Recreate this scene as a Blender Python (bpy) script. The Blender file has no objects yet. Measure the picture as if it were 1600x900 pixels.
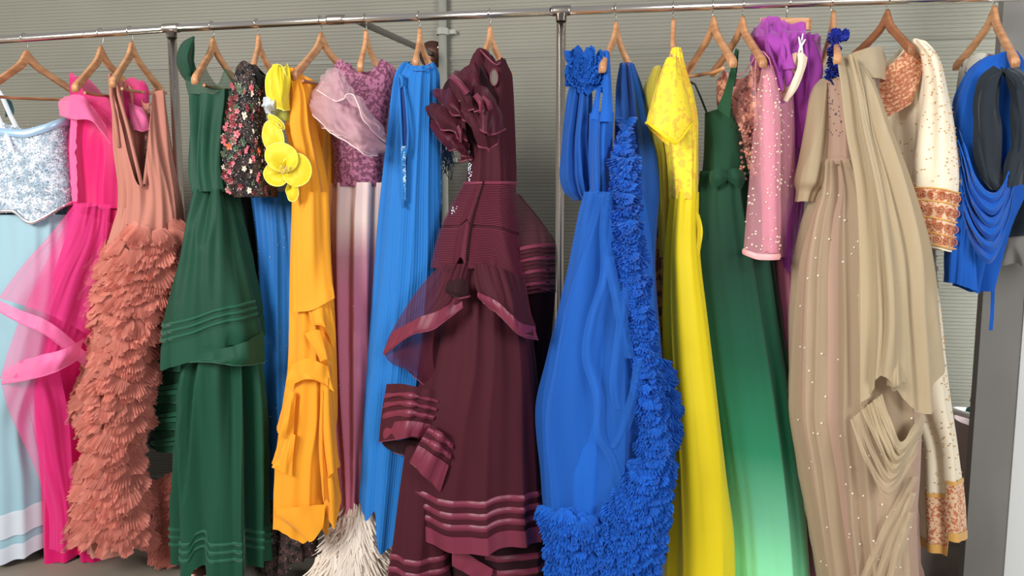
import bpy, math, random
from mathutils import Vector, Matrix, Euler, noise
PI = math.pi
S = bpy.context.scene
C = S.collection
# ------------------------------------------------------------------ camera
F = 1155.0
PITCH = math.radians(6.3); YAW = math.radians(9.1); D = 2.30
ROT = Euler((PI/2 - PITCH, 0, YAW)).to_matrix()
def ray(px, py): return ROT @ Vector(((px-800)/F, -(py-450)/F, -1))
_r = ray(313, 893)
ZC = -_r.z * (D/_r.y)                      # camera height so that the post foot stands on z = 0
EYE = Vector((0, -D, ZC))
def W(px, py, Y=0.0):
    r = ray(px, py); return EYE + r*((Y+D)/r.y)
cam = bpy.data.cameras.new('camera'); camo = bpy.data.objects.new('camera', cam); C.objects.link(camo)
cam.lens = 36*F/1600; cam.sensor_width = 36; camo.location = EYE; camo.rotation_euler = Euler((PI/2-PITCH, 0, YAW))
cam.clip_start = .02
S.camera = camo
# ------------------------------------------------------------------ light
S.view_settings.view_transform = 'Standard'; S.view_settings.look = 'None'
S.view_settings.gamma = 1; S.view_settings.use_curve_mapping = False
S.view_settings.exposure = 0.3
try:
    S.cycles.transparent_max_bounces = 24
except Exception: pass
w = bpy.data.worlds.new('world'); S.world = w; w.use_nodes = True
w.node_tree.nodes['Background'].inputs[0].default_value = (.92, .95, 1, 1)
w.node_tree.nodes['Background'].inputs[1].default_value = 0.26
def area(name, loc, target, sx, sy, power, col):
    l = bpy.data.lights.new(name, 'AREA'); l.shape = 'RECTANGLE'; l.size = sx; l.size_y = sy; l.energy = power; l.color = col
    o = bpy.data.objects.new(name, l); C.objects.link(o); o.location = loc
    o.rotation_euler = (Vector(target)-Vector(loc)).to_track_quat('-Z', 'Y').to_euler()
area('window_light_left', (-2.6, -3.2, 2.5), (0.1, 0, 1.0), 1.5, 1.5, 140, (1, .97, .93))
area('window_light_right', (2.1, -3.0, 1.9), (1.0, 0, 1.0), 1.0, 1.6, 62, (.97, .98, 1))
area('window_light_recess', (W(1537, 450, .2).x+1.15, .43, 1.15), (0, .43, 1.15), .3, 1.9, 60, (.93, .97, 1))   # a window beyond the partition lights the strip of wall
# ------------------------------------------------------------------ materials
def lin(c):
    return tuple(((v/255)/12.92 if v/255 <= .04045 else ((v/255+.055)/1.055)**2.4) for v in c) + (1,)
class NT:
    def __init__(s, name):
        s.m = bpy.data.materials.new(name); s.m.use_nodes = True; s.t = s.m.node_tree
        s.b = s.t.nodes['Principled BSDF']; s.out = s.t.nodes['Material Output']
    def n(s, typ, **kw):
        x = s.t.nodes.new(typ)
        for k, v in kw.items(): setattr(x, k, v)
        return x
    def l(s, a, b): s.t.links.new(a, b)
    def pos(s): return s.n('ShaderNodeNewGeometry').outputs['Position']
    def noise(s, scale, vec=None, detail=2):
        x = s.n('ShaderNodeTexNoise'); x.inputs['Scale'].default_value = scale; x.inputs['Detail'].default_value = detail
        s.l(vec or s.pos(), x.inputs['Vector']); return x.outputs['Fac']
    def ramp(s, fac, stops):
        x = s.n('ShaderNodeValToRGB'); r = x.color_ramp
        while len(r.elements) < len(stops): r.elements.new(.5)
        for e, (p, c) in zip(r.elements, stops): e.position = p; e.color = c if len(c) == 4 else lin(c)
        s.l(fac, x.inputs[0]); return x.outputs[0]
    def scalev(s, vec, sc):
        x = s.n('ShaderNodeVectorMath', operation='MULTIPLY'); s.l(vec, x.inputs[0]); x.inputs[1].default_value = sc; return x.outputs[0]
    def math(s, op, a, b=None):
        x = s.n('ShaderNodeMath', operation=op)
        for i, v in enumerate((a, b)):
            if v is None: continue
            if isinstance(v, (int, float)): x.inputs[i].default_value = v
            else: s.l(v, x.inputs[i])
        return x.outputs[0]
    def mix(s, fac, a, b):
        x = s.n('ShaderNodeMix', data_type='RGBA')
        for i, v in ((0, fac), (6, a), (7, b)):
            if isinstance(v, (int, float)): x.inputs[i].default_value = v
            elif isinstance(v, tuple): x.inputs[i].default_value = v if len(v) == 4 else lin(v)
            else: s.l(v, x.inputs[i])
        return x.outputs[2]
    def bump(s, h, strength, dist=.002):
        x = s.n('ShaderNodeBump'); x.inputs['Strength'].default_value = strength; x.inputs['Distance'].default_value = dist
        s.l(h, x.inputs['Height']); s.l(x.outputs[0], s.b.inputs['Normal'])
def fabric(name, col, rough=.75, sheen=.25, alpha=1., trans=0., island=0., ombre=None, var=.12, bumps=.35, spec=.25, metal=0.):
    """woven cloth: slight tint variation, fine weave relief; ombre = dye colours by height [(z, colour)]"""
    k = NT(name); b = k.b
    b.inputs['Roughness'].default_value = rough; b.inputs['Specular IOR Level'].default_value = spec
    b.inputs['Sheen Weight'].default_value = sheen; b.inputs['Sheen Roughness'].default_value = .4; b.inputs['Metallic'].default_value = metal
    p = k.pos()
    if ombre:
        sep = k.n('ShaderNodeSeparateXYZ'); k.l(p, sep.inputs[0])
        z0 = ombre[0][0]; z1 = ombre[-1][0]
        f = k.math('DIVIDE', k.math('SUBTRACT', sep.outputs[2], z0), z1-z0)
        base = k.ramp(f, [((z-z0)/(z1-z0), c) for z, c in ombre])
    else: base = lin(col)
    nz = k.noise(9, k.scalev(p, (1, 1, .35)), 4)
    dark = k.mix(1., base, (1, 1, 1, 1)) if False else None
    hs = k.n('ShaderNodeHueSaturation'); hs.inputs['Saturation'].default_value = 1
    if isinstance(base, tuple): hs.inputs['Color'].default_value = base
    else: k.l(base, hs.inputs['Color'])
    v = k.math('ADD', k.math('MULTIPLY', nz, var*2), 1-var)
    if island:
        g = k.n('ShaderNodeNewGeometry'); v = k.math('MULTIPLY', v, k.math('ADD', k.math('MULTIPLY', g.outputs['Random Per Island'], island*2), 1-island))
    k.l(v, hs.inputs['Value']); k.l(hs.outputs[0], b.inputs['Base Color'])
    k.bump(k.noise(420, p, 1), bumps, .001)
    sh = b.outputs[0]
    if trans > 0:
        t = k.n('ShaderNodeBsdfTranslucent'); k.l(hs.outputs[0], t.inputs[0]); m = k.n('ShaderNodeMixShader'); m.inputs[0].default_value = trans
        k.l(sh, m.inputs[1]); k.l(t.outputs[0], m.inputs[2]); sh = m.outputs[0]
    if alpha < 1:
        t = k.n('ShaderNodeBsdfTransparent'); m = k.n('ShaderNodeMixShader'); m.inputs[0].default_value = alpha
        k.l(t.outputs[0], m.inputs[1]); k.l(sh, m.inputs[2]); sh = m.outputs[0]
    k.l(sh, k.out.inputs[0]); return k.m
def plain(name, col, rough=.5, metal=0., spec=.5, nscale=0, var=.1):
    k = NT(name); k.b.inputs['Base Color'].default_value = lin(col); k.b.inputs['Roughness'].default_value = rough
    k.b.inputs['Metallic'].default_value = metal; k.b.inputs['Specular IOR Level'].default_value = spec
    if nscale:
        c = lin(col); d = tuple(v*(1-var*3) for v in c[:3])+(1,)
        k.l(k.ramp(k.noise(nscale, None, 5), [(.3, d), (.7, c)]), k.b.inputs['Base Color'])
    return k.m
def patterned(name, ground, motif, scale, thr, kind='noise', rough=.6, sheen=.2, alpha=1., motif2=None, detail=3):
    """cloth with a woven / embroidered pattern; motif sits where the texture passes thr"""
    k = NT(name); p = k.pos()
    if kind == 'noise':
        f = k.noise(scale, p, detail); f = k.ramp(f, [(thr-.02, (0, 0, 0, 1)), (thr+.02, (1, 1, 1, 1))])
    else:
        v = k.n('ShaderNodeTexVoronoi'); v.inputs['Scale'].default_value = scale; k.l(p, v.inputs['Vector'])
        if kind == 'edge': v.feature = 'DISTANCE_TO_EDGE'
        f = k.ramp(v.outputs['Distance'], [(thr*.8, (1, 1, 1, 1)), (thr, (0, 0, 0, 1))])
    col = k.mix(f, ground, motif)
    if motif2:
        g = k.ramp(k.noise(scale*.45, p, 2), [(.48, (0, 0, 0, 1)), (.54, (1, 1, 1, 1))]); col = k.mix(k.math('MULTIPLY', f, g), col, motif2)
    k.l(col, k.b.inputs['Base Color']); k.b.inputs['Roughness'].default_value = rough; k.b.inputs['Sheen Weight'].default_value = sheen
    k.bump(f, .5, .0015)
    if alpha < 1:
        k.b.inputs['Alpha'].default_value = alpha
    return k.m
def sequin(name, a, b_, scale=260, alpha=1.):
    k = NT(name); p = k.pos(); v = k.n('ShaderNodeTexVoronoi'); v.inputs['Scale'].default_value = scale; k.l(p, v.inputs['Vector'])
    sp = k.n('ShaderNodeSeparateColor'); k.l(v.outputs['Color'], sp.inputs[0])
    big = k.ramp(k.noise(38, p, 3), [(.42, (0, 0, 0, 1)), (.56, (1, 1, 1, 1))])
    k.l(k.mix(k.math('MULTIPLY', sp.outputs[0], big), a, b_), k.b.inputs['Base Color'])
    k.l(k.ramp(sp.outputs[1], [(.5, (.65, .65, .65, 1)), (.85, (.18, .18, .18, 1))]), k.b.inputs['Roughness'])
    k.l(k.ramp(sp.outputs[2], [(.55, (0, 0, 0, 1)), (.8, (.7, .7, .7, 1))]), k.b.inputs['Metallic'])
    nm = k.n('ShaderNodeVectorMath', operation='SUBTRACT'); k.l(v.outputs['Color'], nm.inputs[0]); nm.inputs[1].default_value = (.5, .5, .5)
    sc = k.scalev(nm.outputs[0], (.7, .7, .7)); g = k.n('ShaderNodeNewGeometry')
    ad = k.n('ShaderNodeVectorMath', operation='ADD'); k.l(g.outputs['Normal'], ad.inputs[0]); k.l(sc, ad.inputs[1])
    no = k.n('ShaderNodeVectorMath', operation='NORMALIZE'); k.l(ad.outputs[0], no.inputs[0]); k.l(no.outputs[0], k.b.inputs['Normal'])
    k.b.inputs['Alpha'].default_value = alpha
    return k.m
# ------------------------------------------------------------------ object helpers
def mesh(name, vs, fs, smooth=True):
    me = bpy.data.meshes.new(name); me.from_pydata([tuple(v) for v in vs], [], fs)
    if smooth: me.polygons.foreach_set('use_smooth', [True]*len(me.polygons))
    me.update(); return me
def obj(name, vs, fs, mat, parent=None, smooth=True, label=None, stuff=False):
    """verts are world points; a child keeps them relative to its (unrotated) root"""
    org = Vector((0, 0, 0)); p = parent
    while p: org += p.location; p = p.parent
    o = bpy.data.objects.new(name, mesh(name, [Vector(v)-org for v in vs], fs, smooth)); C.objects.link(o)
    o.data.materials.append(mat)
    if parent: o.parent = parent
    if label: o['label'] = label
    if stuff: o['kind'] = 'stuff'
    return o
def thing(name, label, cat, loc, group=None):
    o = bpy.data.objects.new(name, None); C.objects.link(o); o.location = loc; o.empty_display_size = .05
    o['label'] = label; o['category'] = cat
    if group: o['group'] = group
    return o
def tag(o, label, cat, group=None):
    o['label'] = label; o['category'] = cat
    if group: o['group'] = group
    return o
class Geo:
    def __init__(s): s.v = []; s.f = []
    def grid(s, rows, closed=False):
        b = len(s.v); m = len(rows[0])
        for r in rows: s.v.extend(r)
        for i in range(len(rows)-1):
            for j in range(m if closed else m-1):
                k = (j+1) % m; s.f.append((b+i*m+j, b+i*m+k, b+(i+1)*m+k, b+(i+1)*m+j))
    def tube(s, pts, r, n=8, cap=True):
        pts = [Vector(p) for p in pts]; rows = []; up = None
        for i, p in enumerate(pts):
            d = (pts[min(i+1, len(pts)-1)]-pts[max(i-1, 0)]).normalized()
            if up is None: up = Vector((0, 0, 1)) if abs(d.z) < .9 else Vector((0, 1, 0))
            x = d.cross(up).normalized(); up = x.cross(d).normalized(); rr = r[i] if isinstance(r, (list, tuple)) else r
            rows.append([p+(x*math.cos(2*PI*k/n)+up*math.sin(2*PI*k/n))*rr for k in range(n)])
        b = len(s.v); s.grid(rows, True)
        if cap: s.f.append(tuple(range(b, b+n))); s.f.append(tuple(range(len(s.v)-n, len(s.v))))
    def box(s, a, b):
        k = len(s.v); x0, y0, z0 = a; x1, y1, z1 = b
        s.v += [Vector(p) for p in ((x0,y0,z0),(x1,y0,z0),(x1,y1,z0),(x0,y1,z0),(x0,y0,z1),(x1,y0,z1),(x1,y1,z1),(x0,y1,z1))]
        s.f += [tuple(k+i for i in q) for q in ((0,3,2,1),(4,5,6,7),(0,1,5,4),(1,2,6,5),(2,3,7,6),(3,0,4,7))]
    def ball(s, c, r, n=6, m=4):
        c = Vector(c); b = len(s.v); s.v.append(c+Vector((0, 0, r)))
        for i in range(1, m):
            a = PI*i/m
            for j in range(n): s.v.append(c+Vector((math.sin(a)*math.cos(2*PI*j/n), math.sin(a)*math.sin(2*PI*j/n), math.cos(a)))*r)
        s.v.append(c-Vector((0, 0, r))); e = len(s.v)-1
        for j in range(n):
            k = (j+1) % n; s.f.append((b, b+1+j, b+1+k)); s.f.append((e, e-n+k, e-n+j))
            for i in range(m-2): q = b+1+i*n; s.f.append((q+j, q+n+j, q+n+k, q+k))
    def obj(s, name, mat, parent=None, **kw): return obj(name, s.v, s.f, mat, parent, **kw)
def interp(xs, ys, x):
    """monotone cubic through (xs, ys)"""
    n = len(xs)
    if x <= xs[0] or n == 1: return ys[0]
    if x >= xs[-1]: return ys[-1]
    i = 0
    while xs[i+1] < x: i += 1
    def sl(k): return (ys[k+1]-ys[k])/(xs[k+1]-xs[k])
    def tg(k):
        if k == 0: return sl(0)
        if k == n-1: return sl(n-2)
        a, b = sl(k-1), sl(k)
        return 0 if a*b <= 0 else 2*a*b/(a+b)
    h = xs[i+1]-xs[i]; t = (x-xs[i])/h; t2 = t*t; t3 = t2*t
    return (2*t3-3*t2+1)*ys[i]+(t3-2*t2+t)*h*tg(i)+(-2*t3+3*t2)*ys[i+1]+(t3-t2)*h*tg(i+1)
def poly(pts, x): return interp([p[0] for p in pts], [p[1] for p in pts], x)
AMP = 1.25
class Drape:
    """hanging cloth tube. rows = (py, xl, xr, Yc, half depth, fold scale); silhouettes are given at Yc"""
    def __init__(s, rows, nf=9, amp=.012, top=None, hem=None, back=None, seed=0, hemwave=6, tilt=0., sharp=.5, fine=0.):
        s.r = [tuple(r)+(1.,)*(6-len(r)) for r in rows]; s.nf = nf; s.amp = amp; s.top = top; s.hem = hem; s.back = back; s.fine = fine
        s.seed = seed; s.hw = hemwave; s.tilt = tilt; s.sharp = sharp; s.ys = [r[0] for r in s.r]; s.cols = [[r[i] for r in s.r] for i in range(6)]
    def at(s, y, i): return interp(s.ys, s.cols[i], y)
    def fold(s, th, v):
        R = s.nf/5.; q = Vector((math.cos(th)*R, math.sin(th)*R, v*.55+s.seed*7.3))
        a = noise.noise(q)*2; b = noise.noise(q*2.3+Vector((3, 1, 0)))
        a = (1-s.sharp)*a + s.sharp*(1-2.4*abs(a))
        r = a + .45*b
        if s.fine: r += s.fine*math.sin(th*s.nf*7+2*b)
        return r
    def pt(s, th, v, off=0., y=None):
        c = math.cos(th); sn = math.sin(th)
        y0, y1 = s.ys[0], s.ys[-1]
        def px(yy): return (s.at(yy, 1)+s.at(yy, 2))/2 + (s.at(yy, 2)-s.at(yy, 1))/2*c
        if s.top:
            y0 = poly(s.back if (s.back and sn < 0) else s.top, px(y0))
        if s.hem: y1 = poly(s.hem, px(y1))
        fo = s.fold(th, v)
        if y is None: y = y0+(y1-y0)*v + s.hw*v**4*fo*.6
        xl, xr, Yc, b, fs = (s.at(y, i) for i in range(1, 6))
        A = W(xl, y, Yc); B = W(xr, y, Yc); hw = (B.x-A.x)/2
        n = Vector((c*b, -sn*max(hw, .01), 0)); n.normalize() if n.length > 1e-6 else None
        P = Vector(((A.x+B.x)/2+hw*c, Yc-b*sn+s.tilt*c, A.z))
        a = min(s.amp*fs*AMP, max(hw, .012)*.5)
        return P + n*(a*(fo-.35)+off)
    def build(s, parent, name, mat, M=150, N=60, th=(0, 2*PI), v=(0, 1), off=0., bulge=0., label=None, rim=None):
        g = Geo(); closed = abs(th[1]-th[0]-2*PI) < 1e-6; rows = []
        for i in range(N+1):
            t = i/N; vv = v[0]+(v[1]-v[0])*t; o = off+bulge*math.sin(PI*t)
            rows.append([s.pt(th[0]+(th[1]-th[0])*j/M, vv, o) for j in range(M if closed else M+1)])
        g.grid(rows, closed); return g.obj(name, mat, parent, label=label)
    def tucks(s, parent, name, mat, vs, h=.006, bulge=.005, M=150, th=(0, 2*PI)):
        for a in vs: s.build(parent, name, mat, M, 3, th, (a-h, a+h), .001, bulge)
def panel(parent, name, grid, mat, nu=40, nv=30, fold=(.008, 5, 1), seed=0, label=None, rim=None, rimr=.002, edge=0., name_rim='edge_piping'):
    """open cloth panel through a control grid of (px, py, Y)"""
    G = [[W(*p) for p in r] for r in grid]
    def cr(pts, t):
        n = len(pts)-1; x = t*n; i = min(int(x), n-1); u = x-i
        p1, p2 = pts[i], pts[i+1]; p0 = pts[i-1] if i > 0 else p1*2-p2; p3 = pts[i+2] if i+2 <= n else p2*2-p1
        return .5*((2*p1)+(p2-p0)*u+(2*p0-5*p1+4*p2-p3)*u*u+(3*p1-p0-3*p2+p3)*u*u*u)
    rows = []
    for i in range(nv+1):
        v = i/nv; cp = [cr([r[k] for r in G], v) for k in range(len(G[0]))]
        rows.append([cr(cp, j/nu) for j in range(nu+1)])
    out = []
    for i in range(nv+1):
        o = []
        for j in range(nu+1):
            p = rows[i][j]; a = rows[i][min(j+1, nu)]-rows[i][max(j-1, 0)]; b = rows[min(i+1, nv)][j]-rows[max(i-1, 0)][j]
            n = a.cross(b); n = n.normalized() if n.length > 1e-9 else Vector((0, -1, 0))
            u, v = j/nu, i/nv
            d = noise.noise(Vector((u*fold[1], v*fold[2], seed*3.7)))*1.3
            d = .5*d+.5*(.5-1.6*abs(d)) + .3*noise.noise(Vector((u*fold[1]*2.7, v*fold[2]*2, seed*5.1+9)))
            d += edge*v*v*math.sin(u*fold[1]*6+3*noise.noise(Vector((u*4, seed, 0))))
            o.append(p+n*(fold[0]*d))
        out.append(o)
    g = Geo(); g.grid(out); ob = g.obj(name, mat, parent, label=label)
    if rim:
        r = Geo(); r.tube(out[-1], rimr, 5); r.obj(name_rim, rim, ob)
    return ob
def frill(g, c, w, h, np_, ang=0., lean=.35, rnd=random, ndir=None, jag=.15):
    """one gathered fan of net: narrow top, zig-zag pleated bottom edge"""
    nd = Vector(ndir or (0, -1, 0)).normalized(); side = Vector((nd.y*-1, nd.x, 0)).normalized()
    if side.length < .1: side = Vector((1, 0, 0))
    up = Vector((0, 0, 1)); ca, sa = math.cos(ang), math.sin(ang)
    a = side*ca+up*sa; d = -up*ca+side*sa
    rows = []; m = np_*2; ph = [rnd.uniform(.4, 1) for _ in range(m+1)]
    for i in range(4):
        t = i/3; ww = w*(.35+.65*t**.7); row = []
        for j in range(m+1):
            u = j/m-.5; z = (1 if j % 2 else -1)*w*.5/np_*1.9*t*ph[j]
            bow = (1-4*u*u)
            row.append(Vector(c)+a*(u*ww)+d*(h*t*(1-.25*4*u*u)*(1+jag*(ph[j]-.7)*(t > .9)))+nd*(z*.8+lean*h*(t**1.5)+.25*w*bow*t))
        rows.append(row)
    g.grid(rows)
# ------------------------------------------------------------------ setting
WALL_Y = .62
k = NT('wall_paint'); p = k.pos()
k.l(k.ramp(k.noise(1.2, p, 4), [(.3, (130, 128, 116)), (.7, (145, 143, 130))]), k.b.inputs['Base Color']); k.b.inputs['Roughness'].default_value = .6
k.b.inputs['Specular IOR Level'].default_value = .3
M_WALL = k.m
M_FLOOR = plain('floor_screed', (142, 134, 120), .55, nscale=3, var=.06)
g = Geo(); prof = []; z = -.02; pitch = .0135
while z < 2.6:                                     # ribbed cladding: every rib has a face and a recessed joint
    prof += [(z, 0), (z+pitch*.15, -.0016), (z+pitch*.80, -.0019), (z+pitch*.9, 0)]; z += pitch
def wall_sheet(name, x0, x1, y, lab=None):
    g = Geo(); g.grid([[Vector((x, y+d, zz)) for x in (x0, x1)] for zz, d in prof])
    o = g.obj(name, M_WALL, smooth=False); o['kind'] = 'structure'; return o
wall_sheet('wall_back', -3.6, 3.6, WALL_Y)
g = Geo(); g.box((-3.6, -5, -.05), (3.6, WALL_Y+.02, 0)); o = g.obj('floor', M_FLOOR, smooth=False); o['kind'] = 'structure'
# horizontal sheet joint and vertical joints of the cladding
M_JOINT = plain('joint_strip', (132, 131, 120), .6)
zj = W(700, 92, WALL_Y).z
g = Geo(); g.box((-3.5, WALL_Y-.006, zj-.006), (3.2, WALL_Y+.002, zj+.006)); o = g.obj('trim_1', M_JOINT, smooth=False); o['kind'] = 'structure'
g = Geo(); g.box((-3.5, WALL_Y-.02, 0), (3.2, WALL_Y, .09)); o = g.obj('baseboard_back', plain('skirting', (120, 116, 106), .6), smooth=False); o['kind'] = 'structure'
# pillar at the right
M_PIL = plain('pillar_paint', (128, 125, 119), .6, nscale=4, var=.05)
a = W(1568, 20, .16); b = W(1592, 800, .16)
PX0 = W(1537, 450, .20).x; PX1 = PX0+.9
g = Geo(); g.box((PX0, .20, 0), (PX0+.118, .235, 2.6)); o = g.obj('trim_2', M_PIL, smooth=False); o['kind'] = 'structure'
g = Geo(); g.box((PX0+.118, .195, 0), (PX1, .24, 2.6)); o = g.obj('wall_right', plain('pillar_lit_face', (214, 216, 214), .6), smooth=False); o['kind'] = 'structure'  # lit face of the pillar, its brightness put into the white base colour
# ------------------------------------------------------------------ conduit
M_COND = plain('conduit_paint', (150, 149, 138), .5)
xc = W(691, 60, WALL_Y-.03).x; yc = WALL_Y-.025
t = thing('conduit_pipe', 'thin grey conduit pipe running up the ribbed wall beside the brown flange', 'pipe', (xc, yc, 0))
g = Geo(); g.tube([(xc, yc, 0), (xc, yc, 2.6)], .017, 12); g.obj('pipe', M_COND, t)
for yy in (50, 250, 480):
    zz = W(691, yy, yc).z; g = Geo(); g.tube([(xc, yc, zz-.012), (xc, yc, zz+.012)], .025, 12); g.box((xc-.01, yc, zz-.008), (xc+.05, WALL_Y, zz+.008)); g.obj('pipe_clamp', M_COND, t, smooth=False)
# ------------------------------------------------------------------ rack
M_CHROME = plain('chrome', (236, 226, 214), .2, 1.)
M_CHROME2 = plain('worn_chrome', (190, 180, 170), .3, 1.)
M_DISC = plain('brown_flange', (92, 62, 52), .3, .6)
M_BRACE = plain('brace_steel', (112, 108, 100), .45, .4)
rack = thing('clothes_rack', 'long chrome clothes rack whose top rail carries all the hangers', 'clothes rack', W(313, 893, 0))
R0 = [(-80, 67.5), (268, 44.5)]; R1 = [(268, 44.5), (525, 31.5), (877, 17.5)]; R2 = [(877, 17.5), (1200, 6), (1400, 0), (1700, -9)]
for seg in (R0, R1, R2):
    g = Geo(); g.tube([W(x, y, 0) for x, y in seg], .0125, 16); g.obj('rail', M_CHROME, rack)
RAIL = [(-80, 67.5), (268, 44.5), (525, 31.5), (877, 17.5), (1200, 6), (1400, 0), (1700, -9)]
def rail_at(px): return W(px, poly(RAIL, px), 0)
for x, y in ((268, 44.5), (525, 31.5), (877, 17.5)):
    p = W(x, y, 0); g = Geo(); g.tube([p-Vector((.03, 0, -.0012)), p-Vector((.022, 0, -.001)), p+Vector((.022, 0, .001)), p+Vector((.03, 0, .0012))], [.0135, .0152, .0152, .0135], 16); g.obj('rail_coupling', M_CHROME2, rack)
for x, y in ((268, 44.5), (877, 17.5)):
    p = W(x, y, 0); g = Geo(); g.tube([(p.x, 0, .02), (p.x, 0, p.z-.01)], .0145, 16); po = g.obj('post', M_CHROME, rack)
    g = Geo(); g.tube([(p.x, 0, p.z-.03), (p.x, 0, p.z-.010)], .0165, 16); g.obj('collar', M_CHROME2, po)
    g = Geo(); g.tube([(p.x, 0, .001), (p.x, 0, .010), (p.x, 0, .016)], [.045, .045, .022], 24); g.tube([(p.x, 0, .016), (p.x, 0, .045)], .018, 16); g.obj('foot_flange', M_DISC, po)
A = W(560, 33, .0); B = W(674, 84, WALL_Y-.02)
g = Geo(); g.tube([A, B], .011, 12); g.obj('wall_brace', M_BRACE, rack)
g = Geo(); g.tube([(B.x, WALL_Y, B.z), (B.x, WALL_Y-.012, B.z), (B.x, WALL_Y-.022, B.z)], [.054, .052, .02], 28); d = g.obj('wall_flange', M_DISC, rack)
for a_ in (.7, 2.8, 4.9):
    g = Geo(); q = Vector((B.x+.036*math.cos(a_), WALL_Y-.018, B.z+.036*math.sin(a_))); g.ball(q, .006); g.obj('screw', M_CHROME, d)
# ------------------------------------------------------------------ hangers
k = NT('hanger_wood'); p = k.pos()
k.l(k.ramp(k.noise(14, k.scalev(p, (1, 1, 6)), 5), [(.25, (176, 118, 78)), (.75, (222, 166, 118))]), k.b.inputs['Base Color'])
k.b.inputs['Roughness'].default_value = .38; M_WOOD = k.m
k = NT('hanger_wood_dark'); p = k.pos()
k.l(k.ramp(k.noise(14, k.scalev(p, (1, 1, 6)), 5), [(.25, (138, 84, 52)), (.75, (176, 116, 78))]), k.b.inputs['Base Color'])
k.b.inputs['Roughness'].default_value = .38; M_WOOD2 = k.m
M_WIRE = plain('hook_wire', (225, 222, 215), .18, 1.)
def hanger(px, npx, npy, yaw, label, roll=None, bar=True, drop=.128, hw=.185, mat=None, thick=.0065, wide=1.):
    """px: where the hook crosses the rail; (npx, npy): foot of the wire. yaw turns it about the wire"""
    mat = mat or M_WOOD
    if roll is None: roll = -6 if yaw > 0 else 6
    rp = rail_at(px); nk = W(npx, npy, 0); t = thing('clothes_hanger', label, 'hanger', nk, 'wooden hangers on the rail')
    R = Matrix.Rotation(math.radians(yaw), 3, 'Z') @ Matrix.Rotation(math.radians(roll), 3, 'Y')
    def L(x, y, z): return nk + R @ Vector((x, y, z))
    # arm outline: centre line, half height, half thickness
    N = 34; ring = []
    for i in range(N+1):
        u = -1+2*i/N; a = abs(u); x = hw*u
        zc = -.018-drop*(a**1.05)*(1-.12*a) + .014*math.exp(-(u/.11)**2)
        hh = (.0135+.010*math.exp(-(u/.16)**2)+.002*max(0, a-.8)/.2)*wide
        hh *= 1 if a < .96 else .72
        th = thick*(1+.6*max(0, a-.55)/.45); yb = -.008*a*a
        pts = []
        for q in range(10):
            an = 2*PI*q/10+PI/10; cy = math.cos(an); cz = math.sin(an)
            pts.append(L(x, yb+th*math.copysign(abs(cy)**.4, cy), zc+hh*math.copysign(abs(cz)**.45, cz)))
        ring.append(pts)
    g = Geo(); g.grid(ring, True); g.f.append(tuple(range(9, -1, -1))); g.f.append(tuple(len(g.v)-10+q for q in range(10))); g.obj('body', mat, t)
    g = Geo(); g.tube([L(0, 0, -.01), L(0, 0, .004)], .005, 8); g.obj('ferrule', M_WIRE, t)
    # wire hook: straight up, then round over the rail
    h = rp.z-nk.z; dx = rp.x-nk.x; c = Vector((rp.x, 0, rp.z)); fw = R @ Vector((1, 0, 0)); 
    perp = Vector((0, 1, 0)); r = .0125+.0032; pts = [nk, nk+Vector((dx*.2, .003, h*.25)), Vector((nk.x+dx*.7, .012, nk.z+h*.55))]
    for i in range(12):
        a = -.9+ (PI+1.4)*i/11; pts.append(c+Vector((0, math.cos(a)*r*1.0, math.sin(a)*r)))
    g = Geo(); g.tube(pts, .0019, 7); g.obj('hook', M_WIRE, t)
    if bar:
        g = Geo(); zb = -.018-drop*.86-.014
        g.tube([L(-hw*.93, -.03, zb), L(-hw*.5, -.02, zb-.004), L(hw*.5, -.02, zb-.004), L(hw*.93, -.03, zb)], .0052, 10); g.obj('trouser_bar', mat, t)
    return t
hanger(38, 42, 86, 79, 'wooden hanger above the pale blue sequinned gown, first at the left end')
hanger(157, 158, 80, 97, 'wooden hanger of the hot pink gown')
hanger(203, 206, 73, 102, 'wooden hanger of the dusty peach ruffled gown')
hanger(331, 333, 67, 98, 'wooden hanger of the dark green gown with one puffed sleeve')
hanger(401, 404, 63, 100, 'wooden hanger of the black floral blouse', bar=False, hw=.10, drop=.09)
hanger(500, 502, 59, 81, 'wooden hanger of the orange gown')
hanger(570, 572, 56, 86, 'wooden hanger above the mauve lace bodice', bar=False, hw=.08, drop=.10)
hanger(654, 656, 53, 92, 'wooden hanger inside the light blue cape gown', bar=False, hw=.10, drop=.09)
hanger(765, 766, 50, 80, 'wooden hanger of the burgundy gown', hw=.11, drop=.10)
hanger(962, 963, 43, 76, 'wooden hanger of the royal blue ruffled gown', bar=False)
hanger(1052, 1052, 39, 84, 'wooden hanger of the bright yellow gown, seen edge on', bar=False, hw=.10, drop=.11)
hanger(1114, 1115, 35, -74, 'wooden hanger of the dark green to mint ombre gown')
hanger(1162, 1160, 35, -75, 'wooden hanger of the pink gown with the rose gold sequin bodice', bar=False)
hanger(1300, 1302, 27, -96, 'wooden hanger of the beige tulle gown, knotted round with blue flowers', bar=False)
hanger(1388, 1386, 25, -70, 'darker wooden hanger of the cream embroidered kurta', mat=M_WOOD2, bar=False, hw=.13, drop=.10)
hanger(1557, 1553, 19, -90, 'wooden hanger of the royal blue and black scarves at the right end', bar=False, roll=9, drop=.14)
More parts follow.
